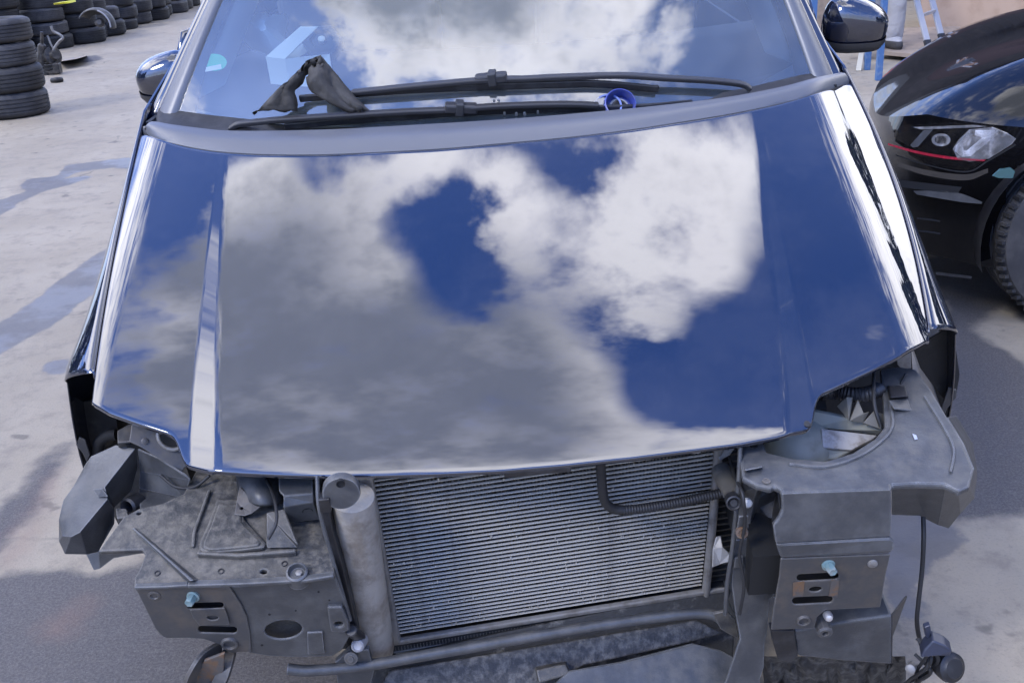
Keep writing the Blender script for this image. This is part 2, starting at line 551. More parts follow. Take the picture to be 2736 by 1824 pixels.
DUST = (0.21, 0.2, 0.19)
m_paint = mat('dark blue paint', (0.004, 0.007, 0.02), rough=0.022, ior=1.75, coat=1.0, col2=(0.05, 0.052, 0.058), nscale=420, ncut=(0.70, 0.78), namt=0.8, detail=2.0, dust=((0.25, 0.235, 0.21), 0.05, 5.0))
m_black_paint = mat('black paint', (0.004, 0.004, 0.005), rough=0.04, ior=1.6, coat=1.0)
m_plastic = mat('weathered grey plastic', (0.037, 0.039, 0.042), rough=0.4, spec=0.6, col2=(0.068, 0.07, 0.072), nscale=16, ncut=(0.4, 0.7), dust=((0.13, 0.122, 0.105), 0.5, 20.0), bump=0.15, bscale=240, edge=(0.27, 0.275, 0.28))
m_plastic_dirty = mat('dirty grey plastic', (0.026, 0.027, 0.029), rough=0.5, spec=0.55, col2=(0.075, 0.068, 0.056), nscale=12, ncut=(0.4, 0.62), dust=((0.165, 0.148, 0.12), 0.75, 60.0), bump=0.4, bscale=120, edge=(0.28, 0.265, 0.235))
m_plastic_dark = mat('black plastic', (0.012, 0.012, 0.014), rough=0.45, col2=(0.03, 0.03, 0.032), nscale=20, bump=0.1, bscale=200)
m_trim = mat('matte black trim', (0.03, 0.031, 0.034), rough=0.42, spec=0.6, bump=0.05, bscale=600)
m_rubber = mat('black rubber', (0.015, 0.015, 0.016), rough=0.6, bump=0.1, bscale=300)
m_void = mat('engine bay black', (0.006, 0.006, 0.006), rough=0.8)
m_alu = mat('dull aluminium', (0.24, 0.235, 0.225), rough=0.5, metal=0.3, col2=(0.16, 0.148, 0.135), nscale=25, dust=((0.2, 0.186, 0.165), 0.6, 20.0), bump=0.15, bscale=180)
m_alu_bright = mat('bright aluminium', (0.65, 0.65, 0.66), rough=0.32, metal=0.8)
m_steel = mat('grey galvanised steel', (0.055, 0.055, 0.056), rough=0.5, metal=0.2, col2=(0.095, 0.08, 0.065), nscale=14, ncut=(0.42, 0.66), namt=0.8, dust=((0.12, 0.108, 0.092), 0.7, 34.0), bump=0.15, bscale=150, edge=(0.2, 0.19, 0.175))
m_rusty = mat('rusty steel', (0.085, 0.078, 0.072), rough=0.6, metal=0.1, col2=(0.15, 0.085, 0.045), nscale=30, ncut=(0.42, 0.6), bump=0.2, bscale=200)
m_bolt = mat('blue green plated bolt', (0.15, 0.24, 0.25), rough=0.45, metal=0.2, col2=(0.24, 0.27, 0.26), nscale=60)
m_fin = mat('radiator fin', (0.17, 0.152, 0.12), rough=0.6, metal=0.05, col2=(0.02, 0.017, 0.013), nscale=7, ncut=(0.36, 0.6), namt=0.95)
m_tube = mat('radiator tube', (0.42, 0.39, 0.33), rough=0.5, metal=0.1, col2=(0.15, 0.135, 0.115), nscale=14, ncut=(0.5, 0.75))
m_tyre = mat('worn tyre rubber', (0.022, 0.022, 0.024), rough=0.62, spec=0.4, col2=(0.05, 0.048, 0.046), nscale=6, ncut=(0.4, 0.7), bump=0.3, bscale=40, rnd=True, dust=((0.09, 0.085, 0.08), 0.7, 8.0))
# ---------------------------------------------------------------- ground
def sdist(px, py, poly):
    """signed distance (negative inside) of points to a polygon"""
    n = len(poly); d = np.full(px.shape, 1e9); inside = np.zeros(px.shape, bool)
    for i in range(n):
        ax, ay = poly[i]; bx, by = poly[(i + 1) % n]
        ex, ey = bx - ax, by - ay
        t = np.clip(((px - ax) * ex + (py - ay) * ey) / (ex * ex + ey * ey + 1e-12), 0, 1)
        d = np.minimum(d, np.hypot(px - ax - t * ex, py - ay - t * ey))
        c = ((ay > py) != (by > py))
        xi = ex * (py - ay) / (ey + 1e-12) + ax
        inside ^= c & (px < xi)
    return np.where(inside, -d, d)


def gpoly(pts):
    return [tuple(atz(x, y, 0)[:2]) for x, y in D2S(pts)]


WET = [gpoly(p) for p in (
    [(-60, 770), (60, 705), (140, 640), (215, 590), (260, 560), (250, 660), (190, 690), (120, 750), (40, 790), (-60, 850)],
    [(45, 428), (60, 412), (130, 405), (150, 380), (290, 362), (330, 372), (330, 395), (260, 385), (180, 395), (140, 412), (190, 405), (215, 405), (160, 425), (100, 440), (60, 458), (-30, 492), (-30, 470), (60, 440)],
    [(-40, 462), (30, 458), (40, 475), (0, 495), (-40, 500)],
    [(85, 850), (120, 828), (165, 822), (165, 850), (130, 865)],
    [(2080, 1150), (2170, 1180), (2220, 1240), (2170, 1280), (2120, 1330), (2100, 1400), (2040, 1370), (2000, 1250)],
    [(2050, 1370), (2130, 1380), (2140, 1420), (2060, 1420)],
)]
DARK = [gpoly(p) for p in (
    [(-300, 1315), (0, 1320), (120, 1310), (200, 1318), (330, 1290), (420, 1250), (700, 1300), (900, 1800), (-400, 1900)],
    [(75, 1060), (150, 1020), (160, 1060), (110, 1110), (60, 1200), (20, 1260), (-60, 1290), (-60, 1230), (50, 1120)],
    [(2190, 660), (2300, 650), (2500, 640), (2600, 720), (2560, 790), (2420, 780), (2300, 700), (2230, 760), (2420, 880), (2600, 1000), (2600, 1180), (2300, 1180), (2200, 1200), (2120, 1180), (2100, 900)],
    [(2060, 600), (2460, 560), (2700, 700), (2300, 690), (2100, 690)],
    [(130, 130), (200, 122), (290, 120), (280, 132), (190, 145), (130, 150)],
)]
RUST = [gpoly(p) for p in ([(60, 1180), (110, 1110), (130, 1080), (100, 1180), (40, 1290), (-20, 1310)], [(120, 1420), (190, 1380), (200, 1400), (150, 1450), (115, 1450)])]


def axis_coords(lo, hi, st, far):
    a = list(np.arange(lo, hi, st)); g = st; x = a[-1]
    while x < far: g *= 1.35; x += g; a.append(x)
    g = st; x = a[0]; pre = []
    while x > -far: g *= 1.35; x -= g; pre.append(x)
    return np.array(pre[::-1] + a)


def build_ground():
    xs = axis_coords(-5.5, 4.0, 0.04, 600); ys = axis_coords(1.2, 11.0, 0.04, 600)
    X, Y = np.meshgrid(xs, ys)
    verts = np.stack([X, Y, 0 * X], -1).reshape(-1, 3)
    c = len(xs); faces = [(i * c + j, i * c + j + 1, (i + 1) * c + j + 1, (i + 1) * c + j) for i in range(len(ys) - 1) for j in range(c - 1)]
    m = bpy.data.materials.new('stained concrete and tar'); m.use_nodes = True
    o = mesh_obj('ground', verts, faces, m, kind='structure')
    fx, fy = verts[:, 0], verts[:, 1]
    for nm, polys in (('wet', WET), ('dark', DARK), ('rust', RUST)):
        d = np.full(len(fx), 1.0)
        for p in polys: d = np.minimum(d, sdist(fx, fy, p))
        at = o.data.attributes.new(nm, 'FLOAT', 'POINT'); at.data.foreach_set('value', np.clip(d, -1, 1).astype(np.float32))
    t = m.node_tree; L = t.links.new; b = t.nodes['Principled BSDF']
    tc = nd(t, 'ShaderNodeTexCoord'); vec = tc.outputs['Object']

    def noise(s, d=6.0, r=0.6):
        n = nd(t, 'ShaderNodeTexNoise', i_Scale=s, i_Detail=d, i_Roughness=r); L(vec, n.inputs['Vector']); return n.outputs[0]

    def mapr(v, a, b_, c_=0.0, d_=1.0):
        n = nd(t, 'ShaderNodeMapRange', interpolation_type='SMOOTHSTEP'); L(v, n.inputs[0])
        for i, q in enumerate((a, b_, c_, d_)): n.inputs[i + 1].default_value = q
        return n.outputs[0]

    def mixc(f, A, B):
        n = nd(t, 'ShaderNodeMix', data_type='RGBA')
        if isinstance(f, float): n.inputs[0].default_value = f
        else: L(f, n.inputs[0])
        for i, q in ((6, A), (7, B)):
            if isinstance(q, tuple): n.inputs[i].default_value = (*q, 1)
            else: L(q, n.inputs[i])
        return n.outputs[2]

    def mask(nm, amp, scale, soft):
        a = nd(t, 'ShaderNodeAttribute', attribute_name=nm); nz = noise(scale, 8.0, 0.68)
        v = mth(t, 'ADD', a.outputs['Fac'], mth(t, 'MULTIPLY_ADD', nz, amp, -amp / 2))
        return mapr(v, soft, -soft)
    big = noise(1.3, 4.0); mid = noise(9.0, 8.0, 0.7); fine = noise(140.0, 4.0, 0.7); grit = noise(420.0, 2.0, 0.5)
    conc = mixc(mapr(big, 0.35, 0.65), (0.268, 0.228, 0.168), (0.315, 0.272, 0.205))
    conc = mixc(mapr(mid, 0.47, 0.68, 0.0, 0.8), conc, (0.205, 0.176, 0.137))
    blot = noise(28.0, 9.0, 0.75)
    conc = mixc(mapr(blot, 0.56, 0.72, 0.0, 0.7), conc, (0.17, 0.148, 0.12))
    conc = mixc(mapr(fine, 0.52, 0.75, 0.0, 0.6), conc, (0.17, 0.148, 0.118))
    tar = mixc(mapr(fine, 0.35, 0.7), (0.062, 0.056, 0.053), (0.125, 0.114, 0.106))
    tar = mixc(mapr(blot, 0.5, 0.75, 0.0, 0.5), tar, (0.16, 0.146, 0.135))
    tar = mixc(mapr(grit, 0.62, 0.72, 0.0, 0.6), tar, (0.3, 0.28, 0.27))
    vor = nd(t, 'ShaderNodeTexVoronoi', feature='DISTANCE_TO_EDGE', i_Scale=0.55); wv = nd(t, 'ShaderNodeVectorMath', operation='MULTIPLY_ADD')
    nc = nd(t, 'ShaderNodeTexNoise', i_Scale=2.2, i_Detail=6.0); L(vec, nc.inputs['Vector']); L(nc.outputs['Color'], wv.inputs[0]); wv.inputs[1].default_value = (.5, .5, 0); L(vec, wv.inputs[2]); L(wv.outputs[0], vor.inputs['Vector'])
    crack = mth(t, 'MULTIPLY', mapr(vor.outputs['Distance'], 0.006, 0.0015), mapr(noise(0.9, 2.0), 0.54, 0.62))
    conc = mixc(mth(t, 'MULTIPLY', crack, 0.5), conc, (0.05, 0.045, 0.04))
    damp_ = mth(t, 'MULTIPLY', mapr(noise(2.1, 9.0, 0.72), 0.55, 0.68), 0.5)
    conc = mixc(damp_, conc, (0.19, 0.162, 0.128))
    oil = mth(t, 'MULTIPLY', mapr(noise(6.5, 3.0, 0.5), 0.66, 0.72), 0.6)
    conc = mixc(oil, conc, (0.075, 0.066, 0.056))
    dk = mask('dark', 0.16, 5.0, 0.03); wt = mask('wet', 0.1, 8.0, 0.012); rs = mask('rust', 0.16, 9.0, 0.06)
    col = mixc(dk, conc, tar)
    col = mixc(mth(t, 'MULTIPLY', rs, 0.45), col, (0.2, 0.12, 0.09))
    damp = mixc(0.72, col, (0.07, 0.068, 0.07))
    col = mixc(wt, col, damp)
    L(col, b.inputs['Base Color'])
    pud = mapr(noise(3.2, 5.0), 0.42, 0.6)
    r1 = mth(t, 'MULTIPLY_ADD', fine, 0.2, 0.62)
    wr = mth(t, 'MULTIPLY', wt, mth(t, 'MULTIPLY_ADD', pud, 0.2, 0.2))
    L(mth(t, 'SUBTRACT', r1, wr, clamp=True), b.inputs['Roughness'])
    b.inputs['Specular IOR Level'].default_value = 0.5
    hsum = mth(t, 'ADD', mth(t, 'MULTIPLY', fine, 0.6), mth(t, 'MULTIPLY', mid, 1.2))
    bp = nd(t, 'ShaderNodeBump', i_Distance=0.006); L(hsum, bp.inputs['Height'])
    L(mth(t, 'MULTIPLY_ADD', wt, -0.3, 0.4), bp.inputs['Strength']); L(bp.outputs[0], b.inputs['Normal'])


build_ground()

# ---------------------------------------------------------------- the people carrier
set_frame('car')
car = thing('people_carrier', 'dark blue people carrier with its front bumper taken off, radiator bare', 'car', (CX, 2.6, 0))


def build_body():
    rear = D2S([(322, 305), (330, 308), (350, 318), (400, 333), (460, 345), (515, 352), (600, 357), (700, 358), (800, 355), (1000, 345), (1150, 332), (1300, 318), (1450, 300), (1600, 277), (1700, 260), (1800, 238), (1880, 217), (1930, 200), (1955, 188)])
    front = D2S([(195, 908), (215, 925), (250, 945), (300, 963), (350, 980), (390, 993), (403, 1003), (412, 1022), (420, 1050), (425, 1062), (440, 1069), (485, 1080), (560, 1083), (650, 1087), (750, 1090), (850, 1089), (1000, 1085), (1150, 1078), (1300, 1065), (1450, 1049), (1600, 1030), (1700, 1017), (1790, 1000), (1850, 985), (1864, 975), (1868, 940), (1873, 914), (1887, 900), (1920, 885), (2000, 848), (2060, 818), (2110, 790), (2130, 778)])
    gapl = D2S([(325, 310), (300, 420), (275, 540), (250, 660), (232, 780), (220, 870), (213, 920)])
    gapr = [(2274, 221), (2308, 300), (2350, 415), (2384, 500), (2425, 606), (2452, 713), (2470, 800), (2472, 905)]
    R = np.array([on_hood(*q) for q in rear]); Fr = np.array([on_hood(*q) for q in front])
    GL = np.array([on_hood(*q) for q in gapl]); GR = np.array([on_hood(*q) for q in gapr])

    def pch(x, xs, ys):
        # smooth monotone interpolation by averaging a fine linear one
        return np.interp(x, xs, ys)
    ro = np.argsort(R[:, 0]); fo = np.argsort(Fr[:, 0])

    def sm(x, arr, w=0.008):
        o = np.argsort(arr[:, 0]); xs, ys = arr[o, 0], arr[o, 1]
        return sum(np.interp(x + k * w, xs, ys) for k in (-1, -0.5, 0, 0.5, 1)) / 5
    yR = lambda x: sm(x, R, 0.03); yF = lambda x: sm(x, Fr, 0.006)

    def gl(y):
        o = np.argsort(GL[:, 1]); return np.polyval(np.polyfit(GL[:, 1], GL[:, 0], 2), y)

    def gr(y): return np.polyval(np.polyfit(GR[:, 1], GR[:, 0], 2), y)
    nO, nS, nC = 46, 8, 80
    seg = [(0, 1, nO), (1, 2, nS), (2, 3, nC), (3, 4, nS), (4, 5, nO)]
    S = []
    for a, b, n in seg: S += [a + (b - a) * k / n for k in range(n)]
    S.append(5.0); S = np.array(S)
    NV = 110; G = np.zeros((NV + 1, len(S), 3))
    for i in range(NV + 1):
        t = i / NV; y = np.full(len(S), 2.1 * (1 - t) + 1.35 * t)
        for _ in range(12):
            bp = np.stack([gl(y), CX - xc2(y), CX - xc1(y), CX + xc1(y), CX + xc2(y), gr(y)])
            k = np.minimum(S.astype(int), 4); f = S - k; cols = np.arange(len(S))
            x = bp[k, cols] * (1 - f) + bp[k + 1, cols] * f
            y = 0.5 * y + 0.5 * (yR(x) * (1 - t) + yF(x) * t)
        G[i, :, 0] = x; G[i, :, 1] = y; G[i, :, 2] = hoodz(x, y)
    r, c = G.shape[:2]
    verts = [tuple(v) for v in G.reshape(-1, 3)]
    faces = [(i * c + j, (i + 1) * c + j, (i + 1) * c + j + 1, i * c + j + 1) for i in range(r - 1) for j in range(c - 1)]
    loop = [j for j in range(c)] + [i * c + c - 1 for i in range(1, r)] + [(r - 1) * c + j for j in range(c - 2, -1, -1)] + [i * c for i in range(r - 2, 0, -1)]
    P = np.array([verts[k] for k in loop]); n = len(loop)
    tang = np.roll(P, -1, 0) - np.roll(P, 1, 0); out = np.stack([-tang[:, 1], tang[:, 0], 0 * tang[:, 0]], 1)
    out /= np.linalg.norm(out, axis=1)[:, None] + 1e-9
    # make sure that it points away from the middle of the panel
    if np.mean(np.sum(out * (P - P.mean(0)), 1)) < 0: out = -out
    prev = loop
    for (o, dz) in ((0.0018, -0.0012), (0.0026, -0.004), (0.0018, -0.009), (-0.008, -0.0105)):
        base = len(verts)
        Q = P + out * o; Q[:, 2] += dz
        verts += [tuple(q) for q in Q]; cur = list(range(base, base + n))
        for k in range(n):
            faces.append((prev[k], prev[(k + 1) % n], cur[(k + 1) % n], cur[k]))
        prev = cur
    hood = mesh_obj('bonnet', verts, faces, m_paint, car, smooth_sh=True, label='glossy dark blue bonnet mirroring the clouds')
    me = hood.data; bm = bmesh.new(); bm.from_mesh(me); bmesh.ops.recalc_face_normals(bm, faces=bm.faces); bm.to_mesh(me); bm.free()
    me.polygons.foreach_set('use_smooth', [True] * len(me.polygons))
    # wings: from the shut line over the shoulder and down the side
    for side, g, ya, yb in ((-1, gl, 1.52, 2.30), (1, gr, 1.545, 2.36)):
        rows = []
        ys = np.concatenate([np.linspace(ya, yb, 60), np.linspace(yb + 0.02, 2.75, 10)])
        for y in ys:
            yy = min(y, yb); x0 = float(g(yy)) + side * 0.006
            fr = np.clip((2.3 - y) / 0.75, 0, 1)
            w = 0.010 + 0.03 * fr + 0.04 * fr ** 4; h = 0.05 + 0.01 * fr
            zz = float(hoodz(float(g(yy)), yy)) - 0.001 - 0.0015 * 0
            if y > yb: zz -= (y - yb) * 0.02
            row = [(x0 - side * 0.001, y, zz - 0.022), (x0, y, zz - 0.003)]
            for k in range(9):
                a = math.radians(52 + 38 * k / 8)
                row.append((x0 + side * w * (math.sin(a) - math.sin(math.radians(52))) / (1 - math.sin(math.radians(52))) + side * 0.002, y, zz - h * (math.cos(math.radians(52)) - math.cos(a)) * 1.7))
            xe, ze = row[-1][0], row[-1][2]
            for k in range(1, 7):
                q = k / 6; row.append((xe + side * (0.05 * math.sin(q * 1.4)), y, ze - 0.3 * q))
            # the front edge of the wing sweeps back towards the lamp
            rows.append(row)
        Gf = np.array(rows)
        # front edge: shoulder starts further forward than the side, following the lamp opening
        for j in range(Gf.shape[1]):
            zt = Gf[0, j, 2]
            off = max(0, (0.80 - zt)) * 0.10 + 0.06 * min(1, max(0, (j - 1) / 9))
            wgt = np.linspace(1, 0, 30)[:, None]
            Gf[:30, j, 1] += off * wgt[:, 0]
        fo_ = grid_obj('front_wing', Gf, m_paint, car, thick=0.0)
        s = fo_.modifiers.new('thickness', 'SOLIDIFY'); s.thickness = 0.0025; s.offset = -1 if side < 0 else 1
    return gl, gr


gapL, gapR = build_body()
# ---------------------------------------------------------------- scuttle, windscreen, pillars
m_scuttle = mat('grey scuttle plastic', (0.10, 0.104, 0.115), rough=0.36, spec=0.7, bump=0.06, bscale=700)


def build_cowl():
    fr = [(380, 352), (407, 370), (465, 387), (535, 401), (599, 409), (700, 415), (814, 416), (931, 413), (1163, 401), (1338, 386), (1512, 370), (1687, 349), (1861, 322), (1978, 302), (2094, 277), (2187, 252), (2272, 220)]
    re = [(386, 345), (406, 327), (460, 335), (530, 344), (600, 351), (700, 352), (814, 350), (931, 346), (1163, 333), (1338, 322), (1512, 308), (1687, 292), (1861, 273), (1978, 256), (2094, 233), (2180, 210), (2248, 196)]
    A = [on_hood(*q) + np.array([0, 0.007, -0.003]) for q in fr]
    A = catmull(A, 4)
    B = catmull([atz(q[0], q[1], on_hood(*f)[2] + 0.012) for q, f in zip(re, fr)], 4)
    rows = []
    A = np.array(A); B = np.array(B)
    rows.append(A + np.array([0, -0.004, -0.02]))
    for k in range(9):
        t = k / 8; P = A * (1 - t) + B * t; P[:, 2] += 0.007 * math.sin(math.pi * min(1, t * 1.05)) + 0.002
        rows.append(P)
    rows.append(B + np.array([0, 0.003, -0.006])); rows.append(B + np.array([0, 0.002, -0.035]))
    grid_obj('scuttle_panel', np.array(rows), m_scuttle, car, sharp=40, label='matte grey strip between bonnet and windscreen')
    seal = [a + np.array([0, -0.003, -0.0005]) for a in A]
    tube('bonnet_seal', seal[1:-1], 0.003, m_rubber, car, seg=6, straight=True)
    # well behind the strip, down to the foot of the glass
    rows = []
    B2 = B + np.array([0, 0.002, -0.03])
    for k in range(9):
        t = k / 8; P = B2.copy(); x = P[:, 0]
        yb = GL_Y0 + 0.16 * ((x - CX) / 0.74) ** 2 + 0.03
        P[:, 1] = P[:, 1] * (1 - t) + np.maximum(yb, P[:, 1] + 0.01) * t
        zt = GL_Z0 - 0.004 + 0 * x
        P[:, 2] = P[:, 2] * (1 - t) + zt * t
        mid = np.clip(1 - np.abs((x - CX) / 0.52) ** 4, 0, 1)
        P[:, 2] -= 0.05 * math.sin(math.pi * t) * mid
        rows.append(P)
    grid_obj('water_tray', np.array(rows), m_plastic_dark, car)
    # side fillers of the scuttle, matte grey like the strip
    for side in (-1, 1):
        px = [(470, 337), (640, 352), (700, 350), (640, 320), (560, 300), (505, 285), (474, 270), (462, 268), (445, 300), (432, 333)] if side < 0 else \
             [(2240, 196), (2100, 232), (1990, 254), (2010, 236), (2060, 205), (2110, 178), (2150, 150), (2162, 128), (2195, 140), (2222, 178)]
        pts = [hit(x, y, lambda P: glass_f(P) + 0.004, 1.2, 4.5, 300) for x, y in px]
        plate('scuttle_corner', pts, 0.02, m_scuttle, car, bevel=0.003)


build_cowl()

m_glass = bpy.data.materials.new('windscreen glass'); m_glass.use_nodes = True
def _glass():
    t = m_glass.node_tree; t.nodes.clear(); L = t.links.new
    o = nd(t, 'ShaderNodeOutputMaterial'); mx = nd(t, 'ShaderNodeMixShader'); fr = nd(t, 'ShaderNodeFresnel', i_IOR=2.15)
    tr = nd(t, 'ShaderNodeBsdfTransparent'); tr.inputs[0].default_value = (0.8, 0.93, 0.94, 1)
    gl = nd(t, 'ShaderNodeBsdfGlossy', i_Roughness=0.012); gl.inputs[0].default_value = (1, 1, 1, 1)
    df = nd(t, 'ShaderNodeBsdfDiffuse'); df.inputs[0].default_value = (0.58, 0.64, 0.66, 1); md = nd(t, 'ShaderNodeMixShader')
    tcx = nd(t, 'ShaderNodeTexCoord'); nz = nd(t, 'ShaderNodeTexNoise', i_Scale=14.0, i_Detail=6.0); L(tcx.outputs['Object'], nz.inputs['Vector'])
    L(mth(t, 'MULTIPLY_ADD', nz.outputs[0], 0.1, 0.05), md.inputs[0]); L(tr.outputs[0], md.inputs[1]); L(df.outputs[0], md.inputs[2])      # pale haze added to lighten the reflected blue, patchy like dust
    L(fr.outputs[0], mx.inputs[0]); L(md.outputs[0], mx.inputs[1]); L(gl.outputs[0], mx.inputs[2]); L(mx.outputs[0], o.inputs[0])
_glass()
m_frit = mat('black glass border', (0.004, 0.004, 0.005), rough=0.12)

EL0, EL1 = on_glass(477, 286), on_glass(590, 0)
ER0, ER1 = on_glass(2152, 140), on_glass(2099, 0)


def hh(P): return P[1] - (GL_Y0 + 0.16 * ((P[0] - CX) / 0.74) ** 2)


def edge_x(side, h):
    a, b = (EL0, EL1) if side < 0 else (ER0, ER1)
    ha, hb = hh(a), hh(b)
    return a[0] + (b[0] - a[0]) * (h - ha) / (hb - ha)


def gpt(x, h, up=0.0):
    yb = GL_Y0 + 0.16 * ((x - CX) / 0.74) ** 2
    return np.array([x, yb + h, GL_Z0 + GL_SL * h - GL_CV * h * abs(h)]) + np.array([0, -0.57, 0.82]) * up


HS = np.linspace(-0.015, 0.78, 26)
rows = [[gpt(edge_x(-1, h) * (1 - s) + edge_x(1, h) * s, h) for s in np.linspace(0, 1, 41)] for h in HS]
glass = grid_obj('windscreen', np.array(rows), m_glass, car, label='windscreen mirroring white cloud')
for side in (-1, 1):
    rows = []
    for h in HS:
        e = edge_x(side, h); w = 0.026 + 0.02 * math.exp(-max(0, h) / 0.05)
        rows.append([gpt(e - side * w, h, -0.002), gpt(e - side * w / 2, h, -0.002), gpt(e + side * 0.004, h, -0.002)])
    grid_obj('glass_border', np.array(rows), m_frit, glass)
    # pillar trim and painted pillar
    tr, pa = [], []
    for h in np.linspace(-0.04, 0.78, 30):
        e = edge_x(side, h); k = 1 + 0.55 * math.exp(-max(0, h + 0.0) / 0.16)
        p0 = gpt(e, h, 0.001); o = lambda dx, dz: p0 + np.array([side * dx * k, 0.35 * dx, dz])
        tr.append([o(-0.004, -0.004), o(-0.002, 0.006), o(0.006, 0.0095), o(0.016, 0.007), o(0.028, -0.004), o(0.034, -0.014), o(0.036, -0.03)])
        q = [o(0.033, -0.012)]
        for a in range(8):
            an = math.radians(90 * a / 7); q.append(o(0.035 + 0.02 * math.sin(an), -0.014 - 0.03 * (1 - math.cos(an)) + 0.004 * math.sin(2 * an)))
        q += [o(0.058, -0.12), o(0.062, -0.3)]
        pa.append(q)
    grid_obj('pillar_trim', np.array(tr), m_scuttle, car)
    grid_obj('pillar', np.array(pa), m_paint, car)


def build_shell():
    """roof, doors and tail: what closes the cabin and stays dark behind the glass"""
    zt = GL_Z0 + GL_SL * 0.78 - GL_CV * 0.78 ** 2
    rows = []
    for t in np.linspace(0, 1, 14):
        row = []
        for s in np.linspace(-1, 1, 17):
            e = (edge_x(1, 0.78) if s > 0 else -edge_x(-1, 0.78)) * abs(s) * (1.04 + 0.1 * min(t * 3, 1)) * (1 if s > 0 else -1)
            yb = GL_Y0 + 0.16 * ((e - CX) / 0.74) ** 2 + 0.78
            row.append((e, yb * (1 - t) + 5.2 * t, zt - 0.27 * (5.2 - yb) * t + 0.09 * math.sin(min(1, t * 1.6) * 1.5) - 0.05 * s * s - 0.12 * max(0, t - 0.7)))
        rows.append(row)
    grid_obj('roof', np.array(rows), m_paint, car, thick=-0.02)
    for side in (-1, 1):
        g = gapL if side < 0 else gapR
        x1 = float(g(2.3)) + side * 0.04
        rows = []
        for y in np.linspace(2.755, 5.2, 12):
            k = 0.27 * (y - 2.755); rows.append([(x1 - side * 0.02, y, 1.0 - k), (x1 + side * 0.02, y, 0.9 - k), (x1 + side * 0.05, y, 0.7 - k), (x1 + side * 0.045, y, 0.4 - k), (x1, y, 0.22 - k)])
        grid_obj('door_side', np.array(rows), m_paint, car, thick=0.02 * side)
    plate('tailgate', [(-0.8, 5.19, -0.35), (0.75, 5.19, -0.35), (0.72, 5.15, 0.35), (0.55, 5.1, 0.95), (-0.6, 5.1, 0.95), (-0.77, 5.15, 0.35)], 0.03, m_paint, car)
    # dashboard
    m_dash = mat('dark dashboard', (0.018, 0.019, 0.022), rough=0.6, bump=0.1, bscale=400)
    rows = []
    for t, z in ((-0.01, 0.955), (0.1, 0.972), (0.3, 0.985), (0.42, 0.975), (0.46, 0.94), (0.47, 0.6)):
        rows.append([(x, GL_Y0 + 0.16 * ((x - CX) / 0.74) ** 2 * (1 - max(0, t)) + t + 0.01, z) for x in np.linspace(-0.79, 0.76, 25)])
    grid_obj('dashboard', np.array(rows), m_dash, car)
    m_cloth = mat('grey seat cloth', (0.03, 0.032, 0.038), rough=0.9, bump=0.2, bscale=300)
    for x in (-0.42, 0.38):
        bm = bmesh.new()
        box_bm(bm, (x - 0.25, 3.25, 0.55), (x + 0.25, 3.42, 1.12)); box_bm(bm, (x - 0.13, 3.3, 1.15), (x + 0.13, 3.4, 1.35)); box_bm(bm, (x - 0.25, 2.85, 0.4), (x + 0.25, 3.24, 0.56))
        from_bm('seat', bm, m_cloth, car, bevel=0.04, seg=4)
    m_lint = mat('pale pillar lining', (0.30, 0.31, 0.31), rough=0.7)
    for side in (-1, 1):
        rows = []
        for h in np.linspace(0.02, 0.7, 8):
            e = edge_x(side, h)
            rows.append([gpt(e - side * 0.03, h, -0.012), gpt(e - side * 0.09, h + 0.05, -0.05), gpt(e - side * 0.07, h + 0.12, -0.1), gpt(e + side * 0.0, h + 0.14, -0.1)])
        grid_obj('pillar_lining', np.array(rows), m_lint, car)
    for side in (-1, 1):
        x = (0.755 if side > 0 else -0.79)
        plate('door_lining', [(x, 2.25, 0.98), (x, 5.1, 0.35), (x, 5.1, -0.5), (x, 2.25, 0.1)], 0.01, m_dash, car, bevel=0)
    plate('cabin_backing', [(-0.75, 3.75, 0.95), (0.72, 3.75, 0.95), (0.72, 3.6, -0.1), (-0.75, 3.6, -0.1)], 0.08, m_cloth, car, bevel=0.02)  # dark plate added behind the seats so no daylight shows through
    # front wheels stand behind the bumper brackets, inside the wings
    for side in (-1, 1):
        c = np.array([CX + side * 0.77, 2.06, 0.315])
        w = lathe('wheel', c, (side, 0, 0), [(-0.1, 0.2), (-0.1, 0.28), (-0.08, 0.308), (-0.05, 0.315), (0.05, 0.315), (0.08, 0.308), (0.1, 0.28), (0.1, 0.2), (0.03, 0.19), (-0.03, 0.19)], m_tyre, car, seg=40, close=False)
        lathe('rim', c, (side, 0, 0), [(-0.1, 0.2), (-0.07, 0.19), (0.06, 0.19), (0.1, 0.2), (0.095, 0.185), (0.05, 0.17), (0.06, 0.06), (0.07, 0.0)], m_alu, w, seg=40, close=False)


build_shell()


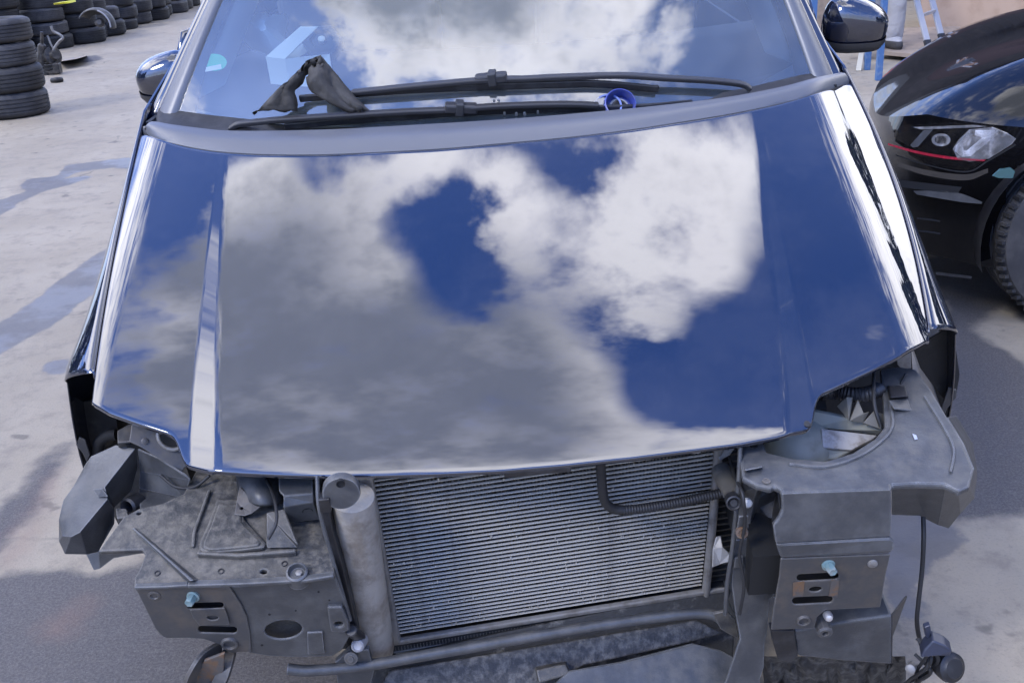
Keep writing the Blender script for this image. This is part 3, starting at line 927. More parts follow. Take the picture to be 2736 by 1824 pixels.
def mirror(side):
    c = aty(448, 205, 2.64) if side < 0 else aty(2282, 62, 2.68)
    SZ = 0.8 if side < 0 else 0.86
    bm = bmesh.new(); NU, NV = 28, 18; ring = []
    def sg(v, p): return math.copysign(abs(v) ** p, v)
    for j in range(NV + 1):
        ph = math.pi * (j / NV - 0.5); r = []
        for i in range(NU):
            th = 2 * math.pi * i / NU
            x = 0.098 * SZ * sg(math.cos(ph), 0.75) * sg(math.cos(th), 0.7); y = 0.075 * SZ * sg(math.cos(ph), 0.8) * sg(math.sin(th), 0.8)
            z = 0.078 * SZ * sg(math.sin(ph), 0.8)
            z -= 0.03 * (x * side / 0.098) * max(0, z / 0.078); y = y * (1.0 if y < 0 else 0.45)
            r.append(bm.verts.new(c + np.array([x, y, z])))
        ring.append(r)
    for j in range(NV):
        for i in range(NU):
            bm.faces.new((ring[j][i], ring[j][(i + 1) % NU], ring[j + 1][(i + 1) % NU], ring[j + 1][i]))
    bmesh.ops.remove_doubles(bm, verts=bm.verts, dist=1e-5)
    h = from_bm('wing_mirror', bm, m_paint, car, smooth_sh=True)
    tube('mirror_foot', [c + np.array([-side * 0.04, 0, -0.05]), c + np.array([-side * 0.09, 0.01, -0.06]), c + np.array([-side * 0.16, 0.03, -0.08])], 0.022, m_trim, h, seg=10)
    rows = []
    for i in range(NU + 1):
        th = 2 * math.pi * i / NU; x = sg(math.cos(th), 0.7); y = sg(math.sin(th), 0.8) * (1 if math.sin(th) < 0 else 0.45)
        rows.append([c + np.array([0.0985 * k * x, 0.0755 * k * y, zz]) * SZ for k, zz in ((0.99, -0.035), (0.985, -0.05), (0.87, -0.068), (0.0, -0.081))])
    grid_obj('mirror_base', np.array(rows), m_trim, h)


mirror(-1); mirror(1)


# ---------------------------------------------------------------- wipers
def gl_off(x, y, off):
    return hit(x, y, lambda P: glass_f(P) - off, 1.2, 4.5, 300)


m_wiper = mat('dull wiper black', (0.028, 0.028, 0.031), rough=0.4, spec=0.6)


def wiper(arm, blade, clip, offa, offb, wa):
    A = [gl_off(x, y, o) for (x, y), o in zip(arm, offa)]
    a = bar('wiper_arm', A, wa, 0.011, m_wiper, car, n=6, bevel=0.003)
    B = [gl_off(x, y, offb) for x, y in blade]
    b = bar('wiper_blade', B, 0.009, 0.016, m_plastic_dark, a, n=6, bevel=0.003)
    C = gl_off(*clip, offa[-1] + 0.008); d = A[-1] - A[-2]; d /= np.linalg.norm(d)
    cl = bar('wiper_clip', [C - d * 0.035, C + d * 0.035], 0.026, 0.02, m_wiper, a, bevel=0.004)
    bar('clip_latch', [C - d * 0.012, C + d * 0.006], 0.03, 0.03, m_trim, cl, bevel=0.003)
    return a


wiper([(2006, 240), (1982, 226), (1900, 216), (1776, 209), (1660, 202), (1511, 206), (1400, 211), (1300, 214), (1106, 231), (940, 248)], [(800, 264), (940, 252), (1110, 240), (1300, 231), (1470, 226), (1600, 224), (1760, 238)], (1312, 209),
      [0.03, 0.035, 0.04, 0.042, 0.042, 0.04, 0.04, 0.04, 0.036, 0.03], 0.022, 0.017)
wiper([(613, 346), (640, 332), (700, 325), (750, 320), (930, 308), (1080, 299), (1200, 294), (1330, 284), (1500, 279), (1600, 282)], [(760, 338), (930, 322), (1080, 312), (1250, 300), (1450, 292), (1700, 288), (1850, 276)], (1232, 289),
      [0.03, 0.035, 0.038, 0.04, 0.04, 0.04, 0.04, 0.04, 0.036, 0.03], 0.018, 0.017)
for x, y in ((1320, 272), (1332, 272), (1348, 306), (1380, 308), (1402, 307), (1437, 302)):
    lathe('washer_jet', gl_off(x, y, 0.012), (0, -0.3, 1), [(0, 0.003), (0.006, 0.003), (0.008, 0.0015)], m_alu_bright, car, seg=8)

# ---------------------------------------------------------------- things lying on and behind the windscreen
def build_rag():
    rnd = random.Random(4)
    m = mat('scuffed black rubber sheet', (0.034, 0.031, 0.027), rough=0.7, col2=(0.06, 0.055, 0.047), nscale=22, bump=0.4, bscale=70)
    # a stiff folded sheet: two legs meeting in a peak
    L_out = [(676, 304), (700, 285), (740, 245), (782, 208), (830, 172), (858, 157)]
    L_in = [(796, 302), (792, 272), (788, 245), (806, 222), (812, 196), (866, 176)]
    R_in = [(866, 176), (818, 205), (826, 232), (836, 252), (880, 276), (940, 302)]
    R_out = [(858, 157), (872, 170), (892, 190), (912, 220), (950, 262), (990, 300)]
    rows = []
    for k, (a, b) in enumerate(zip(L_out, L_in)):
        t = k / 5; off = 0.035 + 0.065 * math.sin(t * 1.5)
        pa, pb = gl_off(*a, off), gl_off(*b, off * 0.75)
        r = []
        for s in np.linspace(0, 1, 9):
            p = pa * (1 - s) + pb * s; p = p + np.array([0, -0.5, 0.8]) * (0.016 * math.sin(math.pi * s) * (1 + 0.5 * math.sin(7 * s + k)) + 0.006 * math.sin(15 * s + 2.3 * k) + rnd.uniform(-.004, .004))
            r.append(p)
        rows.append(r)
    rows2 = []
    for k, (a, b) in enumerate(zip(R_out, R_in)):
        t = k / 5; off = 0.035 + 0.065 * math.cos(t * 1.45)
        pa, pb = gl_off(*a, off * 0.8), gl_off(*b, off)
        r = []
        for s in np.linspace(0, 1, 9):
            p = pa * (1 - s) + pb * s; p = p + np.array([0, -0.5, 0.8]) * (0.014 * math.sin(math.pi * s) * (1 + 0.6 * math.sin(6 * s - k)) + 0.01 * max(0, s - 0.75) + 0.006 * math.sin(14 * s - 2.1 * k) + rnd.uniform(-.004, .004))
            r.append(p)
        rows2.append(r)
    def up(rows):
        G = np.array(rows); out = []
        for i in range(G.shape[0] - 1):
            for k in range(4): out.append(G[i] * (1 - k / 4) + G[i + 1] * k / 4)
        out.append(G[-1]); return np.array(out)
    G1, G2 = up(rows), up(rows2)
    vs = np.concatenate([G1.reshape(-1, 3), G2.reshape(-1, 3)]); c = 9; f = []
    for base, G in ((0, G1), (len(G1) * 9, G2)):
        f += [(base + i * c + j, base + i * c + j + 1, base + (i + 1) * c + j + 1, base + (i + 1) * c + j) for i in range(len(G) - 1) for j in range(c - 1)]
    o = mesh_obj('rubber_sheet', vs, f, m, smooth_sh=True)
    bm = bmesh.new(); bm.from_mesh(o.data); bmesh.ops.remove_doubles(bm, verts=bm.verts, dist=0.004); bm.to_mesh(o.data); bm.free()
    s = o.modifiers.new('thickness', 'SOLIDIFY'); s.thickness = 0.007; s.offset = 0
    tag(o, 'folded scrap of black rubber sheet propped against the windscreen over the wipers', 'rubber scrap')


build_rag()


def build_cap():
    m_b = mat('blue plastic', (0.03, 0.05, 0.26), rough=0.4, spec=0.5, col2=(.06, .07, .2), nscale=60); m_bl = mat('pale blue plastic edge', (0.1, 0.15, 0.38), rough=0.35)
    m_g = mat('grey foam disc', (0.3, 0.3, 0.3), rough=0.8)
    c = gl_off(1655, 284, 0.02); ax = np.array([0.05, -0.62, 0.78])
    t = thing('bottle_cap', 'blue plastic screw cap with grey liner lying below the right wiper', 'cap', tuple(c))
    k = np.array
    lathe('cap_wall', c, ax, [(-0.02, 0.031), (0.012, 0.034), (0.016, 0.0345), (0.017, 0.032), (0.012, 0.03), (-0.012, 0.028), (-0.016, 0.0)], m_b, t, seg=32)
    for i in range(16):
        a, u, w = basis(ax); th = 2 * math.pi * i / 16
        d = u * math.cos(th) + w * math.sin(th)
        bar('grip_rib', [c + a * -0.018 + d * 0.032, c + a * 0.012 + d * 0.0345], 0.003, 0.003, m_bl, t, bevel=0)
    lathe('liner', c, ax, [(-0.0105, 0.022), (-0.006, 0.022), (-0.005, 0.02), (-0.005, 0.0)], m_g, t, seg=28)
    lathe('liner_ring', c, ax, [(-0.0045, 0.0175), (-0.0035, 0.0175), (-0.0035, 0.0145), (-0.0045, 0.0145)], m_plastic_dark, t, seg=28)
    c2 = c + np.array([-0.026, 0.006, -0.008])
    lathe('outer_ring', c2, np.array([-0.25, -0.55, 0.75]), [(-0.004, 0.033), (0.006, 0.034), (0.006, 0.03), (-0.004, 0.029)], m_bl, t, seg=28)


build_cap()


def beh(x, y, off):
    """a point behind the glass, off metres below it"""
    return hit(x, y, lambda P: glass_f(P) + off, 1.2, 5.5, 300)


def build_dash_things():
    m_card = mat('white card', (0.85, 0.85, 0.82), rough=0.7, bump=0.05)
    t = thing('card_box', 'open white card box standing on the dashboard behind the windscreen', 'box', tuple(beh(760, 200, 0.12)))
    zb = 0.975
    p = lambda x, y, o=0.09: beh(x, y, o)
    A, B, Cc, Dd = p(710, 152), p(761, 158), p(884, 178, 0.12), p(878, 140, 0.16)
    def drop(q, z): return np.array([q[0], q[1], z])
    plate('side_panel', [A, B, drop(B, zb), drop(A, zb)], 0.003, m_card, t, bevel=0)
    plate('front_panel', [B, p(880, 145, 0.1), drop(p(884, 178, 0.1), zb), drop(B, zb)], 0.003, m_card, t, bevel=0)
    plate('flap', [A, B, p(850, 71, 0.06), p(803, 71, 0.06)], 0.003, m_card, t, bevel=0)
    plate('inner_flap', [p(761, 160, 0.12), p(812, 110, 0.16), p(820, 140, 0.17), p(800, 152, 0.15)], 0.003, m_card, t, bevel=0)
    m_bag = mat('white plastic bag', (0.9, 0.92, 0.9), rough=0.45, bump=0.5, bscale=25)
    rnd = random.Random(7); bm = bmesh.new()
    out = [(632, 72), (660, 48), (690, 38), (712, 31), (716, 44), (738, 50), (760, 37), (756, 60), (748, 85), (762, 104), (770, 135), (740, 150), (716, 140), (700, 126), (660, 113), (640, 92)]
    cc = p(700, 90, 0.14)
    rings = []
    for k, s in enumerate((1.0, 0.85, 0.6, 0.3)):
        rings.append([bm.verts.new((p(x, y, 0.2) * s + cc * (1 - s)) + np.array([0, -0.4, 0.6]) * (0.06 * (1 - s) ** 0.6 * (1 if k else 0) + (rnd.uniform(-.008, .008) if k else 0))) for x, y in out])
    n = len(out)
    for k in range(3):
        for i in range(n): bm.faces.new((rings[k][i], rings[k][(i + 1) % n], rings[k + 1][(i + 1) % n], rings[k + 1][i]))
    bm.faces.new(rings[3])
    ex = [bm.verts.new(v.co + Vector((0, 0.03, -0.03))) for v in rings[0]]
    for i in range(n): bm.faces.new((rings[0][i], rings[0][(i + 1) % n], ex[(i + 1) % n], ex[i]))
    bm.faces.new(ex)
    bag = from_bm('plastic_bag', bm, m_bag, None, smooth_sh=True, sharp=30)
    tag(bag, 'crumpled white plastic bag lying on the dashboard beside the card box', 'bag')
    # small round speaker-like fitting on the dash
    c = beh(860, 108, 0.16)
    f = lathe('dash_fitting', c, (0, -0.5, 0.86), [(-0.03, 0.05), (0.0, 0.05), (0.004, 0.044), (0.004, 0.03), (-0.004, 0.026), (-0.004, 0.0)], mat('blue grey plastic', (0.05, 0.07, 0.1), rough=0.4), car, seg=6)
    lathe('dash_knob', c, (0, -0.5, 0.86), [(-0.003, 0.009), (0.006, 0.009), (0.008, 0.006), (0.008, 0)], m_card, f, seg=14)
    # round sticker inside the glass
    m_gr = mat('green sticker', (0.02, 0.55, 0.3), rough=0.5); m_wh = mat('white sticker field', (0.8, 0.8, 0.8), rough=0.5)
    ring = []; c = [(578, 160)]
    disc = [beh(572 + 34 * math.cos(a), 167 + 23 * math.sin(a), 0.004) for a in np.linspace(0, 2 * math.pi, 28, endpoint=False)]
    st = plate('round_sticker', disc, 0.0006, m_gr, glass, bevel=0, label='round green sticker with a white field')
    plate('sticker_field', [beh(x, y, 0.0034) for x, y in ((540, 182), (590, 172), (592, 184), (541, 194))], 0.0004, m_wh, st, bevel=0)


build_dash_things()
# ---------------------------------------------------------------- engine bay behind the front panel
def polymesh(name, V, faces, mat_, parent, th=0.004, bevel=0.002, seg=2, **kw):
    """V: key -> (survey x, survey y, height) or 3D point; faces: lists of keys"""
    keys = list(V); P = []
    for k in keys:
        v = V[k]; P.append(atz(*v) if not isinstance(v, np.ndarray) else v)
    idx = {k: i for i, k in enumerate(keys)}
    o = mesh_obj(name, P, [[idx[k] for k in f] for f in faces], mat_, parent, **kw)
    bm = bmesh.new(); bm.from_mesh(o.data); bmesh.ops.recalc_face_normals(bm, faces=bm.faces)
    # let the sheet face the open side
    s = sum(f.normal.dot(Vector(CP) - f.calc_center_median()) * f.calc_area() for f in bm.faces)
    if s < 0: bmesh.ops.reverse_faces(bm, faces=bm.faces)
    bm.to_mesh(o.data); bm.free()
    if th:
        m = o.modifiers.new('thickness', 'SOLIDIFY'); m.thickness = th; m.offset = -1
    if bevel:
        b = o.modifiers.new('bevel', 'BEVEL'); b.width = bevel; b.segments = seg; b.limit_method = 'ANGLE'; b.angle_limit = math.radians(18)
        if seg > 2: o.data.polygons.foreach_set('use_smooth', [True] * len(o.data.polygons)); b.harden_normals = True
    return o


def bay():
    bm = bmesh.new()
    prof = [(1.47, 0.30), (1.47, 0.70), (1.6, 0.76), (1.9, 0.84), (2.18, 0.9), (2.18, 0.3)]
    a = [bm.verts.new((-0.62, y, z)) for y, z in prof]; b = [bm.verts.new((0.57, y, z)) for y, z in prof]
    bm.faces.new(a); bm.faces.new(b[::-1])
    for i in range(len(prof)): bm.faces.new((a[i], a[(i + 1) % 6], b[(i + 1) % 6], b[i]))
    from_bm('bay_backing', bm, m_void, car)  # black box added under the bonnet to keep the gaps dark
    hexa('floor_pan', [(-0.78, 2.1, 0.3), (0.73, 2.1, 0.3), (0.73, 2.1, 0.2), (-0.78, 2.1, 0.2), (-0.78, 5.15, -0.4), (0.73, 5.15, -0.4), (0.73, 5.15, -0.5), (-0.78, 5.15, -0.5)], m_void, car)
    # inner wheel houses, dark and dusty
    m_liner = mat('dusty wheel house liner', (0.018, 0.017, 0.016), rough=0.7, col2=(0.06, 0.055, 0.045), nscale=10, ncut=(0.5, 0.7), bump=0.2, bscale=60)
    for side in (-1, 1):
        rows = []
        for t in np.linspace(0, 1, 14):
            an = math.radians(-12 + 120 * t)
            y = 2.02 - 0.36 * math.cos(an); z = 0.36 + 0.36 * math.sin(an)
            rows.append([(CX + side * x, y - 0.03 * (k == 0), min(z, 0.82)) for k, x in enumerate((0.60, 0.68, 0.76, 0.83, 0.862))])
        grid_obj('wheel_house', np.array(rows), m_liner, car, thick=0.004)
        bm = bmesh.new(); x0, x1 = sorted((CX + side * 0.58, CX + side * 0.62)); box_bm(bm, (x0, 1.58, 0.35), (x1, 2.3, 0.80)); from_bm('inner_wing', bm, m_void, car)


bay()

# ---------------------------------------------------------------- radiator pack, sitting skewed in its frame
RL = np.array([-0.254, 1.32, 0.0]); RR = np.array([0.352, 1.40, 0.0]); RD = (RR - RL); RW = np.linalg.norm(RD); RD /= RW
RN = np.array([RD[1], -RD[0], 0.0])          # faces the camera
if RN[1] > 0: RN = -RN
RTOP, RBOT = 0.765, 0.300


def rad(s, z, off=0.0):
    """s along the core (0..1), height, offset towards the front"""
    return RL + RD * RW * s + np.array([0, 0, z]) + RN * off


def rad_px(x, y, off=0.0):
    return Plane(rad(0, 0, off), RN).at(x, y)


def build_radiator():
    core = rad(0, 0)
    back = plate('radiator_core', [rad(0, RBOT, -0.012), rad(1, RBOT, -0.012), rad(1, RTOP, -0.012), rad(0, RTOP, -0.012)], 0.03, mat('dark radiator depth', (0.02, 0.02, 0.02), rough=0.7, col2=(0.05, 0.047, 0.042), nscale=12), car, bevel=0, label='finned radiator core')
    pitch = 0.0108; n = int((RTOP - RBOT) / pitch)
    # one tube, shared by all
    a = RD * RW * 0.5; up = np.array([0, 0, 1.0]); h = 0.0011
    v = [-a + up * h - RN * 0.0035, a + up * h - RN * 0.0035, a + up * h, -a + up * h, -a - up * h, a - up * h, a - up * h - RN * 0.0035, -a - up * h - RN * 0.0035, -a + RN * 0.0009, a + RN * 0.0009]
    f = [(0, 1, 2, 3), (3, 2, 9, 8), (8, 9, 5, 4), (4, 5, 6, 7)]
    me = bpy.data.meshes.new('cooling_tube'); me.from_pydata([tuple(p) for p in v], [], f); me.materials.append(m_tube)
    zs = []
    rnd = random.Random(3)
    for i in range(n + 1):
        z = RBOT + 0.012 + i * pitch
        if z > RTOP - 0.004: break
        zs.append(z)
        o = bpy.data.objects.new('cooling_tube', me); link(o); o.parent = back
        o.location = tuple(rad(0.5, z, 0.001 + rnd.uniform(-.0004, .0004)))
    # corrugated fins between the tubes
    V, Fc = [], []
    for z in zs[:-1]:
        m = 190; z0, z1 = z + 0.0012, z + pitch - 0.0012
        off = 0
        for k in range(m):
            if rnd.random() < 0.02: off = rnd.uniform(-0.003, 0.003)
            s = (k + 0.5) / m
            tilt = (1 if k % 2 else -1) * 0.5 / m * 0.8
            d = rnd.uniform(-0.0055, -0.002); lean = rnd.uniform(-0.4, 0.4) / m
            if rnd.random() < 0.05: d = -0.001
            b = len(V)
            V += [rad(s - tilt + lean, z0, d), rad(s + tilt, z1, d), rad(s + tilt, z1, -0.011), rad(s - tilt + lean, z0, -0.011)]
            w = RD * 0.0006
            V += [V[b] + w, V[b + 1] + w]
            Fc += [(b, b + 1, b + 2, b + 3), (b, b + 4, b + 5, b + 1)]
    mesh_obj('fins', V, Fc, m_fin, back, kind='stuff')
    # bent fin tips in the paler tube material
    V, Fc = [], []
    for _ in range(150):
        s, k = rnd.random(), int((rnd.random() ** 2.2) * (len(zs) - 2)); z = zs[k]
        w, hh_ = rnd.uniform(.001, .0028), rnd.uniform(.003, .008); b = len(V)
        V += [rad(s, z, .0015), rad(s, z, .0015) + RD * w, rad(s, z + hh_, .0) + RD * (w + rnd.uniform(-.001, .001)), rad(s, z + hh_, .0)]
        Fc.append((b, b + 1, b + 2, b + 3))
    mesh_obj('bent_fins', V, Fc, m_tube, back, kind='stuff')
    # side plates
    bar('left_header', [rad(-0.012, RBOT - 0.01, 0.002), rad(-0.012, RTOP, 0.002)], 0.016, 0.026, m_alu, car, bevel=0.004)
    tube('right_header', [rad_px(1885, 1590, 0.004), rad_px(1907, 1360, 0.004), rad_px(1922, 1160, 0.004)], 0.0085, m_alu, car, seg=12)
    # dark end tank with ribs beyond the right header
    m_rib = mat('dark cooler ribs', (0.035, 0.032, 0.028), rough=0.6, col2=(0.07, 0.065, 0.055), nscale=40)
    bx = plate('cooler_end', [rad(1.02, RBOT - .02, -0.03), rad(1.12, RBOT - .02, -0.03), rad(1.12, RTOP - .05, -0.03), rad(1.02, RTOP - .05, -0.03)], 0.02, m_plastic_dark, car)
    for k in range(26):
        z = RBOT + 0.0 + k * 0.0165
        bar('cooler_rib', [rad(1.02, z, -0.018), rad(1.10, z, -0.018)], 0.012, 0.005, m_rib, bx, bevel=0)
    # bottom rails
    bar('bottom_rail', [rad(-0.02, RBOT - 0.006, 0.004), rad(1.08, RBOT - 0.006, 0.004)], 0.012, 0.012, m_alu, car, bevel=0.003)
    rb = bar('crimped_rail', [rad(-0.02, RBOT - 0.024, 0.0), rad(1.1, RBOT - 0.024, 0.0)], 0.012, 0.018, m_plastic_dark, car, bevel=0)
    V, Fc = [], []
    for k in range(220):
        s = -0.02 + 1.12 * k / 220; b = len(V); t = 0.0022 * (1 if k % 2 else -1)
        V += [rad(s, RBOT - 0.031, 0.0085), rad(s, RBOT - 0.031, 0.0085) + RD * 0.0008, rad(s, RBOT - 0.017, 0.0085) + RD * (t + .0008), rad(s, RBOT - 0.017, 0.0085) + RD * t]; Fc.append((b, b + 1, b + 2, b + 3))
    mesh_obj('crimp_fins', V, Fc, m_alu, rb, kind='stuff')
    bar('lower_edge', [rad(-0.02, RBOT - 0.036, 0.003), rad(1.1, RBOT - 0.036, 0.003)], 0.008, 0.004, m_alu, car, bevel=0.001)
    # receiver cylinder left of the core, pale with dirt
    m_rec = mat('dirty cast aluminium', (0.33, 0.305, 0.265), rough=0.62, metal=0.1, col2=(0.18, 0.155, 0.125), nscale=16, ncut=(0.42, 0.68), bump=0.3, bscale=260, dust=((0.38, 0.35, 0.3), 0.7, 22.0))
    c0, c1 = aty(1004, 1735, 1.27), aty(937, 1285, 1.27)
    lathe('receiver_bottle', c0, c1 - c0, [(-0.026, 0.0), (-0.024, 0.014), (-0.016, 0.026), (-0.004, 0.033), (0.01, 0.0355), (0.30, 0.0355), (0.405, 0.0355)], m_rec, car, seg=28)
    # black round cap with its hole in front of the bottle
    cc = aty(912, 1316, 1.225)
    cap = lathe('round_cap', cc, (0.12, -1, 0.18), [(-0.014, 0.03), (0.0, 0.0305), (0.003, 0.029), (0.003, 0.0)], m_plastic, car, seg=36)
    lathe('cap_hole', aty(910, 1290, 1.219), (0.12, -1, 0.18), [(-0.004, 0.0065), (0.0028, 0.0072), (0.0034, 0.0065), (0.0005, 0.0058), (0.0, 0)], m_void, cap, seg=18)
    # hoses in front of the core
    o = 0.05
    pts = [rad_px(1603, 1190, o), rad_px(1606, 1260, o), rad_px(1610, 1310, o), rad_px(1618, 1342, o), rad_px(1640, 1359, o), rad_px(1665, 1362, o)]
    tube('water_hose', pts, 0.0088, m_rubber, car, seg=16)
    pts = [rad_px(1658, 1363, o), rad_px(1720, 1357, o), rad_px(1800, 1344, o), rad_px(1928, 1317, o)]
    tube('ribbed_hose', pts, 0.0088, m_rubber, car, seg=16, corr=(0.0052, 0.07))
    lathe('hose_clip', rad_px(1927, 1317, o), RD, [(-0.004, 0.008), (0.006, 0.0085), (0.01, 0.006), (0.014, 0.005)], m_alu_bright, car, seg=14)


build_radiator()


def ell(cx, cy, rx, ry, pl, n=18, tilt=0.0):
    c, s = math.cos(tilt), math.sin(tilt)
    return [pl.at(cx + rx * math.cos(a) * c - ry * math.sin(a) * s, cy + rx * math.cos(a) * s + ry * math.sin(a) * c) for a in np.linspace(0, 2 * math.pi, n, endpoint=False)]


def slot(cx, cy, hw, hh_, pl, tilt, n=6):
    """rounded slot outline"""
    c, s = math.cos(tilt), math.sin(tilt); q = []
    for sg, base in ((1, -math.pi / 2), (-1, math.pi / 2)):
        for k in range(n + 1):
            a = base + math.pi * k / n
            q.append((sg * (hw - hh_) + hh_ * math.cos(a), hh_ * math.sin(a)))
    return [pl.at(cx + a * c - b * s, cy + a * s + b * c) for a, b in q]


def bolt(name, p, axis, r, h, m, parent, flange=1.35):
    """flange bolt: washer face, hexagon, domed end"""
    b = lathe(name, p, axis, [(-0.004, r * flange), (0.002, r * flange), (0.003, r * 1.05), (0.0031, r * 0.98)], m, parent, seg=24)
    lathe('bolt_head', p, axis, [(0.003, r), (h * 0.85, r), (h, r * 0.82), (h * 0.98, r * 0.6), (h * 0.92, 0.0)], m, b, seg=6)
    return b


def vplane(a, b, z, lean=0.0):
    """upright plane through two survey points at height z"""
    A, B = atz(*a, z), atz(*b, z); d = B - A; n = np.cross(d, [0, lean, 1.0])
    return Plane(A, n), A, B


# ================================================================ left-hand bracket (left in the photograph)
def left_side():
    PL, A, B = vplane((360, 1571), (896, 1536), 0.64, 0.02)
    P2 = Plane(PL.o + np.array([0, 0.004, 0]), PL.n)
    at = lambda l, pl=PL: [pl.at(*q) for q in l]
    steel_l = at([(362, 1573), (500, 1567), (613, 1567), (643, 1613), (660, 1649), (669, 1694), (671, 1741), (612, 1744), (588, 1722), (545, 1707), (505, 1704), (446, 1705), (434, 1700), (415, 1680)])
    st = plate('crash_plate', steel_l, 0.004, m_steel, car, holes=[slot(549, 1618, 48, 8, PL, -0.03), slot(581, 1682, 52, 9, PL, 0.02)], bevel=0.002, label='steel bumper mounting plate with two slots')
    hexa('plate_back', at([(480, 1600), (650, 1596), (665, 1700), (520, 1700)], Plane(PL.o + np.array([0, .021, 0]), PL.n)) + at([(480, 1600), (650, 1596), (665, 1700), (520, 1700)], Plane(PL.o + np.array([0, .05, 0]), PL.n)), m_void, st)
    Pf = Plane(PL.o + np.array([0, -0.005, 0]), PL.n)
    plate('slot_bridge', at([(506, 1628), (600, 1624), (608, 1645), (614, 1668), (532, 1671), (515, 1650)], Pf), 0.003, m_steel, st, holes=[ell(568, 1650, 15, 6.5, Pf)], bevel=0.0015)
    bolt('flange_bolt', PL.at(516, 1592), PL.n * np.sign(PL.n[1]) * -1 + np.array([-0.2, 0, 0.1]), 0.0085, 0.018, m_bolt, st)
    lathe('nut', PL.at(412, 1590), -PL.n * np.sign(PL.n[1]), [(-0.003, 0.011), (0.001, 0.0105), (0.002, 0.007), (-0.003, 0.004), (-0.003, 0)], m_steel, st, seg=20)
    lathe('dimple', PL.at(614, 1718), -PL.n * np.sign(PL.n[1]), [(-0.002, 0.017), (0.004, 0.014), (0.0045, 0.011), (-0.004, 0.008), (-0.005, 0)], m_steel, st, seg=24)
    # plastic half of the front
    plast = at([(595, 1568), (700, 1560), (821, 1550), (896, 1537), (914, 1585), (931, 1632), (936, 1680), (934, 1700), (915, 1735), (890, 1752), (800, 1756), (717, 1752), (660, 1742), (655, 1694), (645, 1649), (630, 1613), (600, 1580)], P2)
    fp = plate('front_panel', plast, 0.005, m_plastic, car, holes=[ell(757, 1682, 50, 25, P2, 26, -0.08), ell(905, 1668, 13, 8, P2, 16)], bevel=0.0025, label='grey plastic front panel with an oval opening')
    Pb = Plane(P2.o + np.array([0, 0.03, 0]), PL.n)
    plate('opening_back', ell(765, 1685, 62, 34, Pb, 20), 0.02, m_plastic_dirty, fp, bevel=0)
    Pr = Plane(P2.o + np.array([0, -0.008, 0]), PL.n)
    plate('lug', at([(874, 1622), (914, 1621), (931, 1660), (934, 1684), (916, 1690), (884, 1688), (878, 1655)], Pr), 0.01, m_plastic, fp, holes=[ell(905, 1668, 12, 7.5, Pr, 16)], bevel=0.003)
    plate('raised_pad', at([(820, 1690), (862, 1688), (868, 1745), (822, 1748)], Plane(P2.o + np.array([0, -.004, 0]), PL.n)), 0.006, m_plastic, fp, bevel=0.002)
    # tray behind the front panel
    sl = 0.12
    T = lambda x, y, dz=0.0: Plane((0, 1.18, 0.64 + dz), (0, -sl, 1)).at(x, y)
    tray = [T(*q) for q in [(357, 1569), (360, 1540), (373, 1517), (387, 1482), (380, 1468), (262, 1472), (300, 1420), (330, 1380), (372, 1357), (430, 1345), (490, 1318), (540, 1225), (700, 1200), (860, 1210), (866, 1400), (896, 1534), (821, 1547), (503, 1562)]]
    tr = plate('bumper_tray', tray, 0.012, m_plastic_dirty, car, bevel=0.005, holes=[ell(704, 1526, 9, 6, Plane((0, 1.18, 0.64), (0, -sl, 1)), 12), ell(371, 1370, 7, 4, Plane((0, 1.18, 0.64), (0, -sl, 1)), 12, -0.3)], label='dusty grey plastic tray behind the left mounting plate')
    bar('edge_bead', [T(503, 1560, .003), T(660, 1555, .003), T(820, 1546, .003), T(892, 1534, .003)], 0.012, 0.007, m_plastic, tr, bevel=0.002)
    bar('edge_bead', [T(362, 1566, .003), T(440, 1564, .003), T(503, 1560, .003)], 0.01, 0.006, m_plastic, tr, bevel=0.002)
    # diagonal ridge
    hexa('ridge', [T(352, 1412, .001), T(362, 1408, .001), T(530, 1548, .001), T(498, 1553, .001), T(356, 1411, .004), T(359, 1411, .004), T(517, 1549, .016), T(509, 1551, .016)], m_plastic, tr)
    # embossed triangular pad with its rim
    pad = [(578, 1330), (640, 1330), (652, 1385), (712, 1450), (706, 1462), (640, 1470), (548, 1477), (530, 1467), (531, 1450), (555, 1395)]
    plate('raised_pad', [T(x, y, .009) for x, y in pad], 0.012, m_plastic_dirty, tr, bevel=0.006)
    c = np.mean([T(x, y, .017) for x, y in pad], 0)
    plate('pad_top', [T(x, y, .0125) * .84 + (c - (0, 0, .0045)) * .16 for x, y in pad], 0.006, m_plastic_dirty, tr, bevel=0.004)
    bar('rib', [T(528, 1480, .004), T(640, 1486, .004), T(792, 1474, .006)], 0.008, 0.012, m_plastic_dirty, tr, bevel=0.003)
    bar('rib', [T(560, 1310, .004), T(520, 1420, .003), T(516, 1462, .003)], 0.006, 0.008, m_plastic_dirty, tr, bevel=0.003)
    polymesh('gusset', {0: (712, 1370, .70), 1: (757, 1360, .70), 2: (794, 1455, .675), 3: (794, 1462, .655), 4: (712, 1462, .655), 5: (708, 1395, .665)}, [(0, 1, 2, 3), (0, 3, 4, 5)], m_plastic_dirty, tr)
    lathe('boss', T(794, 1530, 0.006), (0, -0.2, 1), [(-0.02, 0.02), (0.004, 0.018), (0.006, 0.015), (-0.004, 0.012), (-0.004, 0.0)], m_plastic, tr, seg=20)
    lathe('screw', T(799, 1531, 0.004), (0, -0.2, 1), [(0, 0.006), (0.003, 0.006), (0.004, 0.004), (0.004, 0)], m_alu, tr, seg=6)
